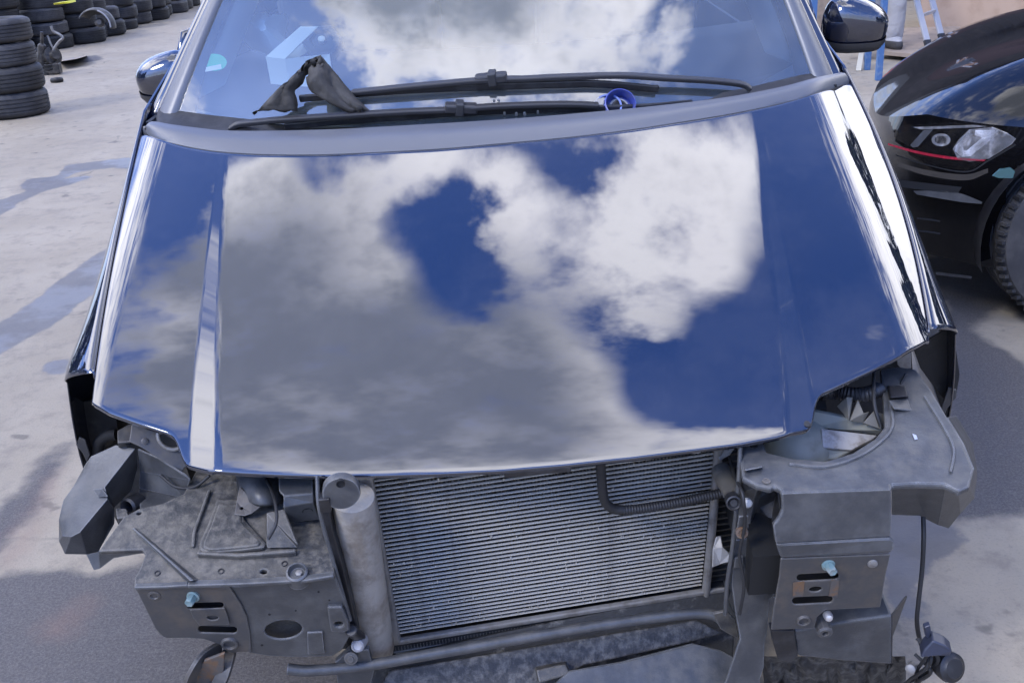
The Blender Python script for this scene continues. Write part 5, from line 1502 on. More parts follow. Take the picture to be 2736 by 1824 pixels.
# ---------------------------------------------------------------- small fittings
def fittings():
    rnd = random.Random(21)
    PLf, _, _ = vplane((360, 1571), (896, 1536), 0.64, 0.02)
    T = lambda x, y, dz=0.0: Plane((0, 1.18, 0.64 + dz), (0, -0.12, 1)).at(x, y)
    n = np.array([0, -1, 0.2])
    for x, y, r in ((720, 1640, .0022), (851, 1580, .0018), (700, 1722, .0024), (880, 1602, .0016), (790, 1630, .0016)):
        lathe('pin_hole', Plane(PLf.o + np.array([0, .004, 0]), PLf.n).at(x, y), n, [(-.002, r), (.0004, r * 1.1), (.0006, r), (.0003, 0)], m_void, car, seg=10)
    # stiffening ribs and pits of the left tray
    for x, y in ((455, 1500), (590, 1525), (760, 1505), (420, 1530)):
        lathe('pit', T(x, y, .001), (0, -.12, 1), [(-.004, .005), (.0008, .0055), (.001, .004), (-.002, .003), (-.002, 0)], m_plastic_dark, car, seg=12)
    # cables
    tube('cable', [aty(*q, Y) for q, Y in (((700, 1262), 1.40), ((722, 1300), 1.33), ((735, 1340), 1.27), ((738, 1395), 1.22), ((716, 1440), 1.20))], .003, m_rubber, car, seg=8)
    tube('cable', [atz(*q) for q in ((430, 1270, .665), (470, 1300, .66), (520, 1300, .668), (560, 1270, .685))], .003, m_rubber, car, seg=8)
    tube('cable', [aty(*q, Y) for q, Y in (((1950, 1220), 1.36), ((1962, 1270), 1.31), ((1984, 1320), 1.235), ((1990, 1400), 1.225), ((1976, 1480), 1.225), ((1988, 1560), 1.215), ((1976, 1640), 1.21))], .003, m_rubber, car, seg=8)
    tube('cable', [atz(*q) for q in ((2420, 1000, .735), (2400, 1050, .725), (2420, 1110, .722), (2480, 1160, .71), (2500, 1230, .70))], .0028, m_rubber, car, seg=8)
    # bonnet latch edge under the front lip, and the rubber stop at the right-hand corner
    P = [on_hood(x, y) + np.array([0, .004, -.013]) for x, y in ((1345, 1248), (1400, 1243), (1460, 1238), (1525, 1232))]
    bar('latch_striker', P, .02, .012, m_plastic_dark, car, n=4, bevel=.002)
    c = on_hood(2156, 1132); lathe('bonnet_stop', c + np.array([0, 0, -.002]), (0, -.3, 1), [(-.004, .007), (.0035, .006), (.004, .003), (.004, 0)], m_rubber, car, seg=14)
    # ribs, screws and dust flakes on the right-hand box
    P3 = Plane(atz(2073, 1453, .665), np.cross(atz(2380, 1435, .665) - atz(2073, 1453, .665), [0, 0.28, 1.0]))
    F1, F2 = P3.at(2088, 1318), P3.at(2382, 1308); PS = Plane(F1, np.cross(F2 - F1, [0, 1.0, -0.06])); SP = lambda x, y, dz: Plane(PS.o + np.array([0, 0, dz]), PS.n).at(x, y)
    tube('shelf_bead', [SP(x, y, .001) for x, y in ((2110, 1240), (2204, 1247), (2290, 1222), (2352, 1182), (2384, 1140), (2380, 1080))], .003, m_plastic, car, seg=6)
    tube('shelf_bead', [SP(x, y, .001) for x, y in ((2470, 1060), (2520, 1140), (2548, 1200), (2540, 1262))], .003, m_plastic, car, seg=6)
    plate('white_flake', [SP(x, y, .002) for x, y in ((2438, 1158), (2448, 1162), (2452, 1172), (2444, 1174))], .001, m_alu_bright, car, bevel=0)


fittings()

# ---------------------------------------------------------------- turn the surveyed car into the yard
YARD = Matrix.Translation((0, 0, YARD_H)) @ Matrix.Rotation(TILT, 4, 'X') @ Matrix.Translation((0, 0, -CAR_H))
for o in list(bpy.data.objects):
    if o.parent is None and o.type in {'MESH', 'EMPTY'} and o.name != 'ground':
        o.matrix_basis = YARD @ o.matrix_basis
set_frame('yard')
# ---------------------------------------------------------------- the black hatchback on the right, facing left
OX, OY = 1.78, 3.66          # outer corner of its near headlamp
HB = np.array([math.cos(math.radians(-13)), math.sin(math.radians(-13)), 0.0]); HL = np.array([HB[1], -HB[0], 0.0])      # its rearward and left-hand directions


def nose_s(t):
    u = np.clip(np.abs((t + 0.85) / 0.93), 0, 0.99999)
    return -0.38 + 0.75 * (1 - np.sqrt(1 - u ** 3.2))


def lean(z):
    return 0.35 * max(0.0, z - 0.60) + 0.10 * max(0.0, 0.42 - z)


def nose_f(P, off=0.0):
    q = np.array([P[0] - OX, P[1] - OY, 0.0]); t = float(q @ HL); s = float(q @ HB)
    if t > 0.079: return -(t - 0.0789) - 0.3 * min(0, s - 0.36)
    return s - nose_s(t) - lean(P[2]) + off


def on_nose(x, y, off=0.0):
    return hit(x, y, lambda P: nose_f(P, off), 2.4, 8.0, 500)


m_hatch = mat('glossy black paint', (0.004, 0.004, 0.005), rough=0.05, ior=1.5)


def build_hatch():
    h = thing('hatchback', 'black hatchback parked on the right with a red line across its headlamp', 'car', (OX + 1.5, OY + 0.5, 0))
    ts = np.concatenate([np.linspace(-1.70, -0.3, 16), -0.85 + 0.93 * np.sin(np.linspace(math.asin(0.62), math.pi / 2 - 0.012, 34))])
    curve = [(float(nose_s(t)), float(t)) for t in ts] + [(s, 0.0795) for s in np.linspace(0.42, 3.4, 24)]
    WX, WZ, WR = 2.07 - OX, 0.32, 0.375

    def P(s, t, z): return tuple(np.array([OX, OY, 0]) + HB * s + HL * t + np.array([0, 0, z]))
    # skirt: nose and side, opened round the wheel
    zs = [0.20, 0.26, 0.34, 0.42, 0.50, 0.56, 0.60, 0.64, 0.68, 0.715, 0.735]
    V, F = [], []

    def z0(t):
        return 0.62 + 0.095 * min(1.0, 1.6 * abs((t + 0.85) / 0.93)) ** 1.5
    for (s, t) in curve:
        for z in zs:
            z = 0.2 + (z - 0.2) * (z0(t) - 0.2) / (0.735 - 0.2)
            ln = lean(z) * max(0.0, 1 - max(0, s - 0.0) / 0.4); tt = t - (0.12 * max(0, z - 0.56) if s > 0.1 else 0.0)
            V.append(P(s + ln, tt, z + 0.10 * min(1, max(0, s - 0.1) / 1.2) * max(0, (z - 0.5) / 0.24)))
    n = len(zs)
    for i in range(len(curve) - 1):
        for k in range(n - 1):
            sm = (curve[i][0] + curve[i + 1][0]) / 2; zm = (zs[k] + zs[k + 1]) / 2
            if curve[i][1] > 0.0 and math.hypot(sm - WX, zm - WZ) < WR: continue
            F.append((i * n + k, (i + 1) * n + k, (i + 1) * n + k + 1, i * n + k + 1))
    mesh_obj('bumper_and_side', V, F, m_hatch, h, smooth_sh=True)
    # bonnet and wing tops
    rows = []
    for d in np.concatenate([[0.0, 0.01, 0.03, 0.06], np.linspace(0.1, 1.25, 24)]):
        row = []
        for (s, t) in curve[:50]:
            u = abs((t + 0.85) / 0.93)
            z = z0(t) + (0.37 - 0.16 * u ** 3) * (1 - math.exp(-d / 0.36)) - 0.02 * u ** 2 * min(1, d * 8)
            ss = s + lean(z0(t)) + d * (1.0 - 0.25 * u ** 4)
            row.append(P(ss, t - 0.12 * max(0, 0.735 - .56) * (u > 0.9) * 0, z))
        rows.append(row)
    grid_obj('bonnet', np.array(rows), m_hatch, h)
    # shut line between bonnet and wing
    G = np.array(rows)
    tube('shut_line', [G[i, 40] + np.array([0, 0, .0005]) for i in range(2, 28)], 0.004, m_void, h, seg=6, straight=True)
    # cabin behind, dark glass and roof
    m_dg = mat('dark glass', (0.01, 0.012, 0.014), rough=0.03, coat=1.0)
    rows = []
    for (s, z, w) in ((1.2, 0.97, 0.74), (1.5, 1.17, 0.68), (1.85, 1.40, 0.6), (2.4, 1.46, 0.58), (3.2, 1.40, 0.56), (3.6, 1.0, 0.7), (3.65, 0.5, 0.75)):
        rows.append([P(s, -0.81 + w * q, z - 0.04 * q * q) for q in np.linspace(-1, 1, 11)])
    grid_obj('cabin', np.array(rows), m_dg, h, thick=0.01)
    rows = []
    for (s, z, w) in ((1.2, 0.97, 0.74), (1.5, 1.15, 0.69), (1.85, 1.36, 0.61), (2.4, 1.42, 0.59), (3.2, 1.36, 0.57), (3.6, 0.96, 0.71)):
        rows.append([P(s, -0.81 + w, z), P(s, -0.81 + w * .5 + .5 * .86, (z + 0.86) / 2), P(s, 0.06, 0.84)])
    grid_obj('side_window', np.array(rows), m_dg, h, thick=0.01)
    # wheel in its arch
    c = np.array([2.07, OY - 0.045 + 0.08, 0.32]); ax = (0, -1, 0)
    prof = [(-.1, .21), (-.105, .26), (-.095, .30), (-.075, .318)]
    for g in (-.06, -.02, .02, .06): prof += [(g - .014, .321), (g - .008, .321), (g - .007, .313), (g + .007, .313), (g + .008, .321)]
    prof += [(.075, .318), (.095, .30), (.105, .26), (.1, .21)]
    w = lathe('wheel', c, ax, prof, m_tyre, h, seg=56, close=False, sharp=30)
    for i in range(60):
        a = 2 * math.pi * i / 60; d = np.array([math.cos(a), 0, math.sin(a)])
        bar('tread_block', [c + d * 0.312 + np.array([0, -.098, 0]), c + d * 0.324 + np.array([0, -.072, 0])], 0.018, 0.012, m_tyre, w, bevel=0)
    lathe('rim', c, ax, [(.1, .212), (.104, .205), (.09, .196), (.03, .19), (-.06, .19)], m_alu, w, seg=48, close=False)
    for i in range(5):
        a = 2 * math.pi * i / 5 + .3; d = np.array([math.cos(a), 0, math.sin(a)])
        bar('spoke', [c + d * 0.03 + np.array([0, -.075, 0]), c + d * .2 + np.array([0, -.08, 0])], 0.05, 0.02, m_plastic_dark, w, bevel=0.006)
    lathe('hub', c, ax, [(.05, .06), (.085, .05), (.09, 0)], m_plastic_dark, w, seg=24)
    # arch liner
    rows = []
    for a in np.linspace(-0.3, math.pi + 0.3, 30):
        rows.append([P(WX - WR * math.cos(a), tt, 0.32 + WR * math.sin(a)) for tt in (0.078, 0.07, -0.28)])
    grid_obj('arch_liner', np.array(rows), m_plastic_dark, h)
    hexa('underbody', [P(-.1, -.3, .62), P(3.3, -.3, .62), P(3.3, -.3, .16), P(-.1, -.3, .16), P(-.1, -1.5, .62), P(3.3, -1.5, .62), P(3.3, -1.5, .16), P(-.1, -1.5, .16)], m_void, h)

    # ---- headlamp traced on the nose
    def patch(name, px, off, m, parent, th=0.004, **kw):
        pts = [on_nose(x, y, off) for x, y in px]
        return plate(name, pts, th, m, parent, bevel=0, axis=(1.0, 0.35, -0.2), **kw)

    def strip(name, top, bot, off, m, parent, n=8, **kw):
        A = catmull([np.array([x, y, 0]) for x, y in top], n); B = catmull([np.array([x, y, 0]) for x, y in bot], n)
        rows = []
        for k in range(7):
            q = k / 6
            rows.append([on_nose(*(a * (1 - q) + b * q)[:2], off) for a, b in zip(A, B)])
        return grid_obj(name, np.array(rows), m, parent, **kw)
    top = [(2379, 343), (2423, 335), (2483, 330), (2550, 327), (2617, 327), (2656, 335), (2691, 354), (2713, 369)]
    bot = [(2375, 392), (2393, 412), (2440, 428), (2483, 440), (2540, 450), (2585, 455), (2640, 425), (2706, 386)]
    m_house = mat('black lamp housing', (0.008, 0.008, 0.009), rough=0.25)
    hl = strip('headlamp', top, bot, 0.004, m_house, h, label='slanting headlamp with white light bar and red line')
    # bright reflector pieces set into the housing
    m_chr = mat('painted lens glint', (0.8, 0.8, 0.82), rough=0.15, metal=0.9, col2=(0.35, 0.36, 0.38), nscale=40)
    m_white = mat('frosted light guide', (0.9, 0.9, 0.92), rough=0.3)
    m_bowl = mat('smoked reflector', (.3, .305, .315), rough=.22, metal=.5, col2=(.6, .6, .62), nscale=25)
    patch('reflector_bowl', [(2546, 398), (2560, 375), (2590, 346), (2650, 340), (2690, 356), (2712, 371), (2700, 386), (2640, 424), (2590, 432), (2558, 424)], 0.006, m_bowl, hl)
    patch('light_bar', [(2606, 348), (2668, 348), (2666, 360), (2630, 386), (2592, 418), (2570, 419), (2552, 404), (2555, 388), (2590, 355), (2598, 360), (2571, 391), (2574, 401), (2584, 402), (2624, 368), (2604, 362)], 0.009, m_white, hl)
    patch('light_bar', [(2600, 396), (2634, 372), (2650, 372), (2612, 402)], 0.009, m_white, hl)
    patch('corner_lens', [(2645, 404), (2668, 372), (2692, 362), (2710, 373), (2700, 386), (2656, 412)], 0.008, mat('pale corner lens', (.24, .25, .26), rough=.2), hl)
    ring = [(2513 + 24 * math.cos(a), 374 + 17 * math.sin(a)) for a in np.linspace(0, 2 * math.pi, 22, endpoint=False)]
    patch('projector', ring, 0.006, m_bowl, hl)
    patch('projector_lens', [(2513 + 16 * math.cos(a), 374 + 11 * math.sin(a)) for a in np.linspace(0, 2 * math.pi, 18, endpoint=False)], 0.009, mat('dark lens', (.02, .022, .026), rough=.03), hl)
    for px in ([(2500, 364), (2507, 362), (2511, 382), (2504, 384)], [(2516, 364), (2521, 362), (2521, 376), (2517, 378)]):
        patch('projector_glint', px, 0.011, m_chr, hl)  # small bright chips standing in for the glint on the lens
    patch('trim_bar', [(2432, 388), (2468, 348), (2490, 346), (2450, 392), (2438, 394)], 0.007, mat('grey lamp trim', (.12, .125, .13), rough=.3), hl)
    patch('trim_bar', [(2440, 340), (2600, 334), (2640, 338), (2600, 341), (2460, 346)], 0.007, m_bowl, hl)
    strip('red_line', [(2373, 383), (2453, 404), (2542, 419), (2634, 427)], [(2373, 388), (2453, 411), (2542, 426), (2630, 431)], 0.009, mat('red trim line', (.55, .005, .04), rough=.35), hl)
    strip('lamp_lip', [(2393, 413), (2483, 441), (2583, 457), (2640, 427), (2712, 384)], [(2393, 416), (2483, 444), (2583, 461), (2644, 430), (2716, 388)], 0.011, m_void, h)
    lens = strip('lamp_lens', top, bot, 0.016, mat_clear, hl)
    # bumper details
    strip('bumper_crease', [(2400, 434), (2480, 455), (2580, 466), (2640, 450)], [(2400, 446), (2480, 470), (2580, 482), (2640, 462)], 0.012, m_black_paint, h)
    strip('intake', [(2400, 480), (2500, 492), (2570, 500)], [(2405, 500), (2500, 512), (2560, 516)], 0.004, m_void, h)
    strip('lip_highlight', [(2440, 510), (2520, 510), (2570, 518), (2625, 540)], [(2450, 520), (2520, 532), (2570, 540), (2622, 545)], 0.014, m_plastic, h)  # grey strip standing in for the highlight low on the bumper
    for y in (585, 618): strip('grille_bar', [(2450, y - 4), (2490, y), (2512, y + 4)], [(2450, y), (2490, y + 5), (2512, y + 9)], 0.006, m_void, h)
    strip('splitter', [(2500, 726), (2550, 732), (2597, 738)], [(2500, 734), (2550, 740), (2595, 745)], 0.012, m_plastic_dark, h)
    pts = [on_nose(x, y, 0.006) for x, y in ((2652, 470), (2672, 452), (2700, 448), (2712, 458), (2706, 476), (2668, 476))]
    plate('side_marker', pts, 0.004, mat('teal marker lens', (.05, .12, .12), rough=.15), h, bevel=0)


mat_clear = bpy.data.materials.new('clear lamp lens'); mat_clear.use_nodes = True
def _clear():
    t = mat_clear.node_tree; t.nodes.clear(); L = t.links.new
    o = nd(t, 'ShaderNodeOutputMaterial'); mx = nd(t, 'ShaderNodeMixShader'); fr = nd(t, 'ShaderNodeFresnel', i_IOR=1.35)
    tr = nd(t, 'ShaderNodeBsdfTransparent'); gl = nd(t, 'ShaderNodeBsdfGlossy', i_Roughness=0.02)
    L(fr.outputs[0], mx.inputs[0]); L(tr.outputs[0], mx.inputs[1]); L(gl.outputs[0], mx.inputs[2]); L(mx.outputs[0], o.inputs[0])
_clear()
build_hatch()
# ---------------------------------------------------------------- tyre stacks
def tyre_mesh(name, R, w, tread):
    pr = [(-w * .38, R * .62), (-w * .5, R * .72), (-w * .52, R * .84), (-w * .46, R * .94), (-w * .38, R * .985)]
    for g in (-.24, -.08, .08, .24):
        pr += [(w * (g - .05), R), (w * (g - .028), R), (w * (g - .024), R * .975), (w * (g + .024), R * .975), (w * (g + .028), R)]
    pr += [(w * .38, R * .985), (w * .46, R * .94), (w * .52, R * .84), (w * .5, R * .72), (w * .38, R * .62), (w * .3, R * .66), (0, R * .8), (-w * .3, R * .66), (-w * .38, R * .62)]
    bm = bmesh.new(); lathe_bm(bm, (0, 0, 0), (0, 0, 1), pr, seg=48, close=False)
    bmesh.ops.remove_doubles(bm, verts=bm.verts, dist=1e-5); bmesh.ops.recalc_face_normals(bm, faces=bm.faces)
    me = bpy.data.meshes.new(name); bm.to_mesh(me); bm.free(); me.materials.append(m_tyre)
    me.polygons.foreach_set('use_smooth', [True] * len(me.polygons)); me.set_sharp_from_angle(angle=math.radians(35))
    return me


TM = [tyre_mesh('tyre', 0.315, 0.195, 0), tyre_mesh('tyre', 0.33, 0.215, 0), tyre_mesh('tyre', 0.295, 0.18, 0), tyre_mesh('tyre', 0.305, 0.165, 0)]
TW = [0.195, 0.215, 0.18, 0.165]
ORD = ['lowest', 'second', 'third', 'fourth', 'fifth', 'sixth']
rt = random.Random(11)


def stack(x, y, n, where, kinds=None, jit=0.02, tilt=0.015):
    z = 0.0
    for k in range(n):
        i = kinds[k % len(kinds)] if kinds else rt.randrange(4)
        z += TW[i] * 0.52
        o = bpy.data.objects.new('tyre', TM[i]); link(o)
        o.location = (x + rt.uniform(-jit, jit), y + rt.uniform(-jit, jit), z); o.rotation_euler = (rt.uniform(-tilt, tilt), rt.uniform(-tilt, tilt), rt.uniform(0, 6.28))
        z += TW[i] * 0.50
        lev = 'bottom' if k == 0 else 'top' if k == n - 1 else ORD[k]
        tag(o, '%s black tyre of %s' % (lev, where), 'tyre', 'used tyres stacked along the yard')
    return z


stack(-4.42, 9.86, 4, 'the nearest stack at the left edge of the yard', [1, 1, 0, 0], 0.012)
where = ['the stack just behind the nearest one', 'the stack behind the scrap motor', 'the stack right of the scrap motor', 'the stack left of the wheel arch liner', 'the stack under the wheel arch liner', 'the stack right of the wheel arch liner',
         'the second stack right of the wheel arch liner', 'the third stack right of the wheel arch liner', 'the fourth stack right of the wheel arch liner', 'the last stack but one before the windscreen', 'the stack next to the windscreen']
P0 = [(-6.75, 15.2, 5), (-6.3, 15.75, 4), (-6.12, 16.35, 4), (-6.2, 17.05, 3), (-6.1, 17.35, 2), (-6.15, 18.35, 3), (-6.2, 19.2, 4), (-6.15, 19.9, 4), (-6.25, 20.65, 4), (-6.2, 21.4, 4), (-6.25, 22.2, 4)]
for (x, y, n), w in zip(P0, where): stack(x, y, n, w, None, 0.05, 0.04)
for j, (x, y, n) in enumerate([(-7.1, 16.2, 6), (-7.0, 17.1, 6), (-7.05, 18.0, 6), (-7.0, 18.9, 6), (-7.05, 19.8, 6), (-7.0, 20.7, 6), (-7.0, 21.6, 6), (-6.95, 22.5, 6), (-7.6, 15.3, 6), (-6.9, 23.3, 5), (-6.3, 23.0, 4)]):
    stack(x, y, n, 'stack %s of the rear row counted from the left' % ['two', 'three', 'four', 'five', 'six', 'seven', 'eight', 'nine', 'one', 'ten', 'eleven'][j], None, 0.05, 0.04)

# leaning wheel arch liner on a low stack
def arch_liner():
    m = mat('dusty liner plastic', (0.045, 0.044, 0.043), rough=0.6, col2=(0.12, 0.115, 0.105), nscale=6, bump=.2, bscale=30)
    c = atz(262, 48, 0.5); K = 0.6; t = thing('wheel_arch_liner', 'arched grey plastic wheel liner lying on a low tyre stack', 'liner', tuple(c))
    rows = []
    for a in np.linspace(-0.2, 2.6, 22):
        rows.append([c + K * np.array([math.cos(a) * r - 0.05, d, math.sin(a) * r - 0.16]) for r, d in ((0.33, -0.16), (0.36, -0.13), (0.37, 0.0), (0.36, 0.13), (0.3, 0.16), (0.22, 0.16))])
    grid_obj('liner_shell', np.array(rows), m, t, thick=0.006)
    tube('pale_edge', [c + K * np.array([math.cos(a) * .335 - .05, -.165, math.sin(a) * .335 - .16]) for a in np.linspace(-0.1, 1.2, 10)], 0.01, mat('pale hose', (.28, .28, .29), rough=.5), t, seg=8)
    bm = bmesh.new(); lathe_bm(bm, c + np.array([0.0, 0.02, -0.06]), (0.2, -1, .3), [(-.06, .05), (0, .06), (.03, .036), (.036, .03), (.036, 0)], 14)
    from_bm('part_inside', bm, m_steel, t, smooth_sh=True, sharp=40)


arch_liner()


def scrap_motor():
    m = mat('oily scrap iron', (0.03, 0.029, 0.028), rough=0.45, metal=0.3, col2=(0.09, 0.08, 0.07), nscale=14, bump=.5, bscale=40)
    base = atz(125, 200, 0.0); t = thing('scrap_motor', 'pile of oily scrap suspension parts beside the nearest tyre stack', 'scrap metal', tuple(base))
    r = random.Random(5)
    W = lambda x, y, Y=base[1]: aty(x, y, Y)
    lathe('damper', W(112, 190), (0.25, -0.1, 1), [(-.1, .03), (.0, .06), (.12, .07), (.2, .05), (.3, .045), (.32, .02), (.45, .016)], m, t, seg=16)
    lathe('hub_carrier', W(140, 150), (0.8, -0.5, .2), [(-.06, .05), (-.04, .1), (.02, .11), (.03, .06), (.07, .05), (.07, 0)], m, t, seg=18)
    tube('wishbone', [W(95, 130), W(115, 148), W(135, 165), W(125, 190), W(132, 205)], 0.025, m, t, seg=8)
    tube('bent_rod', [W(136, 70), W(142, 84), W(158, 92), W(168, 102), W(158, 112), W(148, 125), W(140, 140)], 0.016, m_alu, t, seg=8)
    tube('bent_rod', [W(127, 95), W(136, 118), W(148, 140)], 0.012, m_alu, t, seg=8)
    tube('pipe', [W(98, 145), W(112, 160), W(124, 172), W(140, 178)], 0.013, m_alu, t, seg=8)
    for k in range(9):
        p = W(105 + r.uniform(0, 45), 140 + r.uniform(0, 55)); s = r.uniform(.03, .07)
        bm = bmesh.new(); box_bm(bm, p - s, p + s * np.array([1, .6, .8])); from_bm('casting', bm, m, t, bevel=.012)
    tube('spring', [W(140, 195) + np.array([.07 * math.cos(a), .07 * math.sin(a), .02 + a * .006]) for a in np.linspace(0, 22, 60)], 0.012, m_void, t, seg=6, straight=True)
    b = tube('rubber_scrap', [atz(140, 216, .02), atz(152, 214, .03), atz(164, 214, .02)], 0.03, m_rubber, None, seg=8)
    tag(b, 'small black rubber scrap on the ground by the scrap parts', 'rubber scrap')
    m_wood = mat('weathered wood', (.3, .26, .21), rough=.8, col2=(.2, .17, .14), nscale=20, bump=.4, bscale=60)
    c8 = [atz(152, 166, .10), atz(204, 158, .10), atz(206, 158, .0), atz(154, 165, .0)]
    hx = hexa('wooden_block', c8 + [p + np.array([.03, .3, 0]) for p in c8], m_wood, None, bevel=.008)
    tag(hx, 'short pale wooden block lying on the ground before the tyre stacks', 'wood block')
    pl = hexa('yellow_strap', [atz(142, 10, .78), atz(185, 4, .78), atz(187, 9, .76), atz(144, 14, .76)] + [p + np.array([0, .2, 0]) for p in (atz(142, 10, .78), atz(185, 4, .78), atz(187, 9, .76), atz(144, 14, .76))], mat('yellow plastic', (.7, .65, .02), rough=.5), None)
    tag(pl, 'bright yellow plastic strip lying on top of a tyre stack', 'strip')


scrap_motor()


# ---------------------------------------------------------------- workplace at the top right
def workplace():
    Z4 = lambda x, y: (2036 + .2979 * x, .2979 * y)
    m_card = mat('brown cardboard', (0.42, 0.30, 0.21), rough=.8, col2=(.36, .25, .17), nscale=4, bump=.08, bscale=30)
    # big cardboard box
    a = atz(*Z4(1350, 285), 0); b = atz(*Z4(2040, 400), 0)
    a = np.array([4.75, 12.3, 0]); w = np.array([1.25, -0.55, 0]); d = np.array([0.5, 1.1, 0]); up = np.array([0, 0, 1.25])
    t = thing('cardboard_box', 'large plain brown cardboard box standing behind the hatchback', 'box', tuple(a + w / 2 + d / 2))
    for nm, q in (('front_side', [a, a + w, a + w + up, a + up]), ('left_side', [a, a + d, a + d + up, a + up]), ('right_side', [a + w, a + w + d, a + w + d + up, a + w + up]), ('rear_side', [a + d, a + d + w, a + d + w + up, a + d + up])):
        plate(nm, q, 0.012, m_card, t, bevel=0.004)
    k = [a + up * 1.003, a + w + up * 1.003, a + w + d + up * 1.003, a + d + up * 1.003]
    plate('lid', k, 0.008, m_card, t, bevel=0)
    # board on the ground
    m_ply = mat('dirty plywood', (.30, .235, .175), rough=.75, col2=(.2, .16, .125), nscale=6, bump=.2, bscale=40)
    q = [atz(*Z4(x, y), .08) for x, y in ((1065, 455), (1440, 490), (2000, 560), (2350, 420), (1760, 235), (1240, 250))]
    bd = plate('plywood_board', q, 0.04, m_ply, None, bevel=.004, axis=(0, 0, -1))
    tag(bd, 'flat brown plywood board on the ground under the ladder', 'board')
    for x, y in ((1100, 470), (1500, 505), (1850, 540)):
        p = atz(*Z4(x, y), 0.02); 
    # ladder: one stile pair and rungs
    m_al = mat('ladder aluminium', (.4, .4, .41), rough=.5, metal=.3)
    f1 = atz(*Z4(1490, 405), .09); g1 = aty(*Z4(1380, -20), f1[1] + 0.25)
    di = (g1 - f1) / np.linalg.norm(g1 - f1)
    t = thing('ladder', 'light aluminium ladder leg standing on the plywood board', 'ladder', tuple(f1))
    side = np.array([0.30, 0.42, 0.0])
    for s in (0, 1):
        bar('stile', [f1 + side * s, f1 + side * s + di * 2.6], 0.06, 0.025, m_al, t, bevel=.004)
        bar('foot', [f1 + side * s - di * .03, f1 + side * s + di * .05], 0.068, 0.034, m_plastic_dark, t, bevel=.004)
    for k in range(1, 8): bar('rung', [f1 + di * .3 * k, f1 + side + di * .3 * k], 0.028, 0.028, m_al, t, bevel=.003)
    # blue trestle
    m_bl = mat('worn blue paint', (.06, .14, .30), rough=.5, col2=(.13, .2, .32), nscale=20)
    f = atz(*Z4(1043, 722), 0); t = thing('trestle', 'worn blue steel trestle standing beside the wing mirror', 'trestle', tuple(f))
    A = f; B = f + np.array([-0.55, 0.12, 0]); C = f + np.array([0.1, 0.6, 0]); E = B + np.array([.1, .6, 0])
    for p in (A, B, C, E): bar('leg', [p, p + np.array([0.0, 0.0, .82])], 0.05, 0.05, m_bl, t, bevel=.004)
    bar('crossbar', [A + (0, 0, .34), B + (0, 0, .34)], 0.04, 0.045, m_bl, t); bar('crossbar', [C + (0, 0, .34), E + (0, 0, .34)], 0.04, 0.045, m_bl, t)
    bar('top_bar', [A + (0, 0, .84), B + (0, 0, .84)], 0.06, 0.05, m_bl, t); bar('top_bar', [C + (0, 0, .84), E + (0, 0, .84)], 0.06, 0.05, m_bl, t)
    s0 = atz(*Z4(865, 640), 0); st = bar('stick', [s0, aty(*Z4(892, 480), s0[1] + .1)], 0.045, 0.02, mat('bare lath', (.5, .46, .36), rough=.7), None)
    tag(st, 'short bare wooden lath standing behind the wing mirror', 'lath')
    # orange crate further back
    o0 = np.array([3.55, 12.6, 0]); bm = bmesh.new(); vs = []
    box_bm(bm, o0 + (0, 0, 0.42), o0 + (.5, .4, .80)); ob = from_bm('orange_crate', bm, mat('orange plastic', (.75, .12, .02), rough=.5), None, bevel=.02)
    tag(ob, 'bright orange plastic crate on a stand just above the wing mirror', 'crate')
    bm = bmesh.new(); box_bm(bm, o0 + (.03, .03, 0), o0 + (.47, .37, .415)); sb = from_bm('crate_stand', bm, m_ply, None, bevel=.01)
    tag(sb, 'brown wooden stand under the orange crate', 'stand')


workplace()


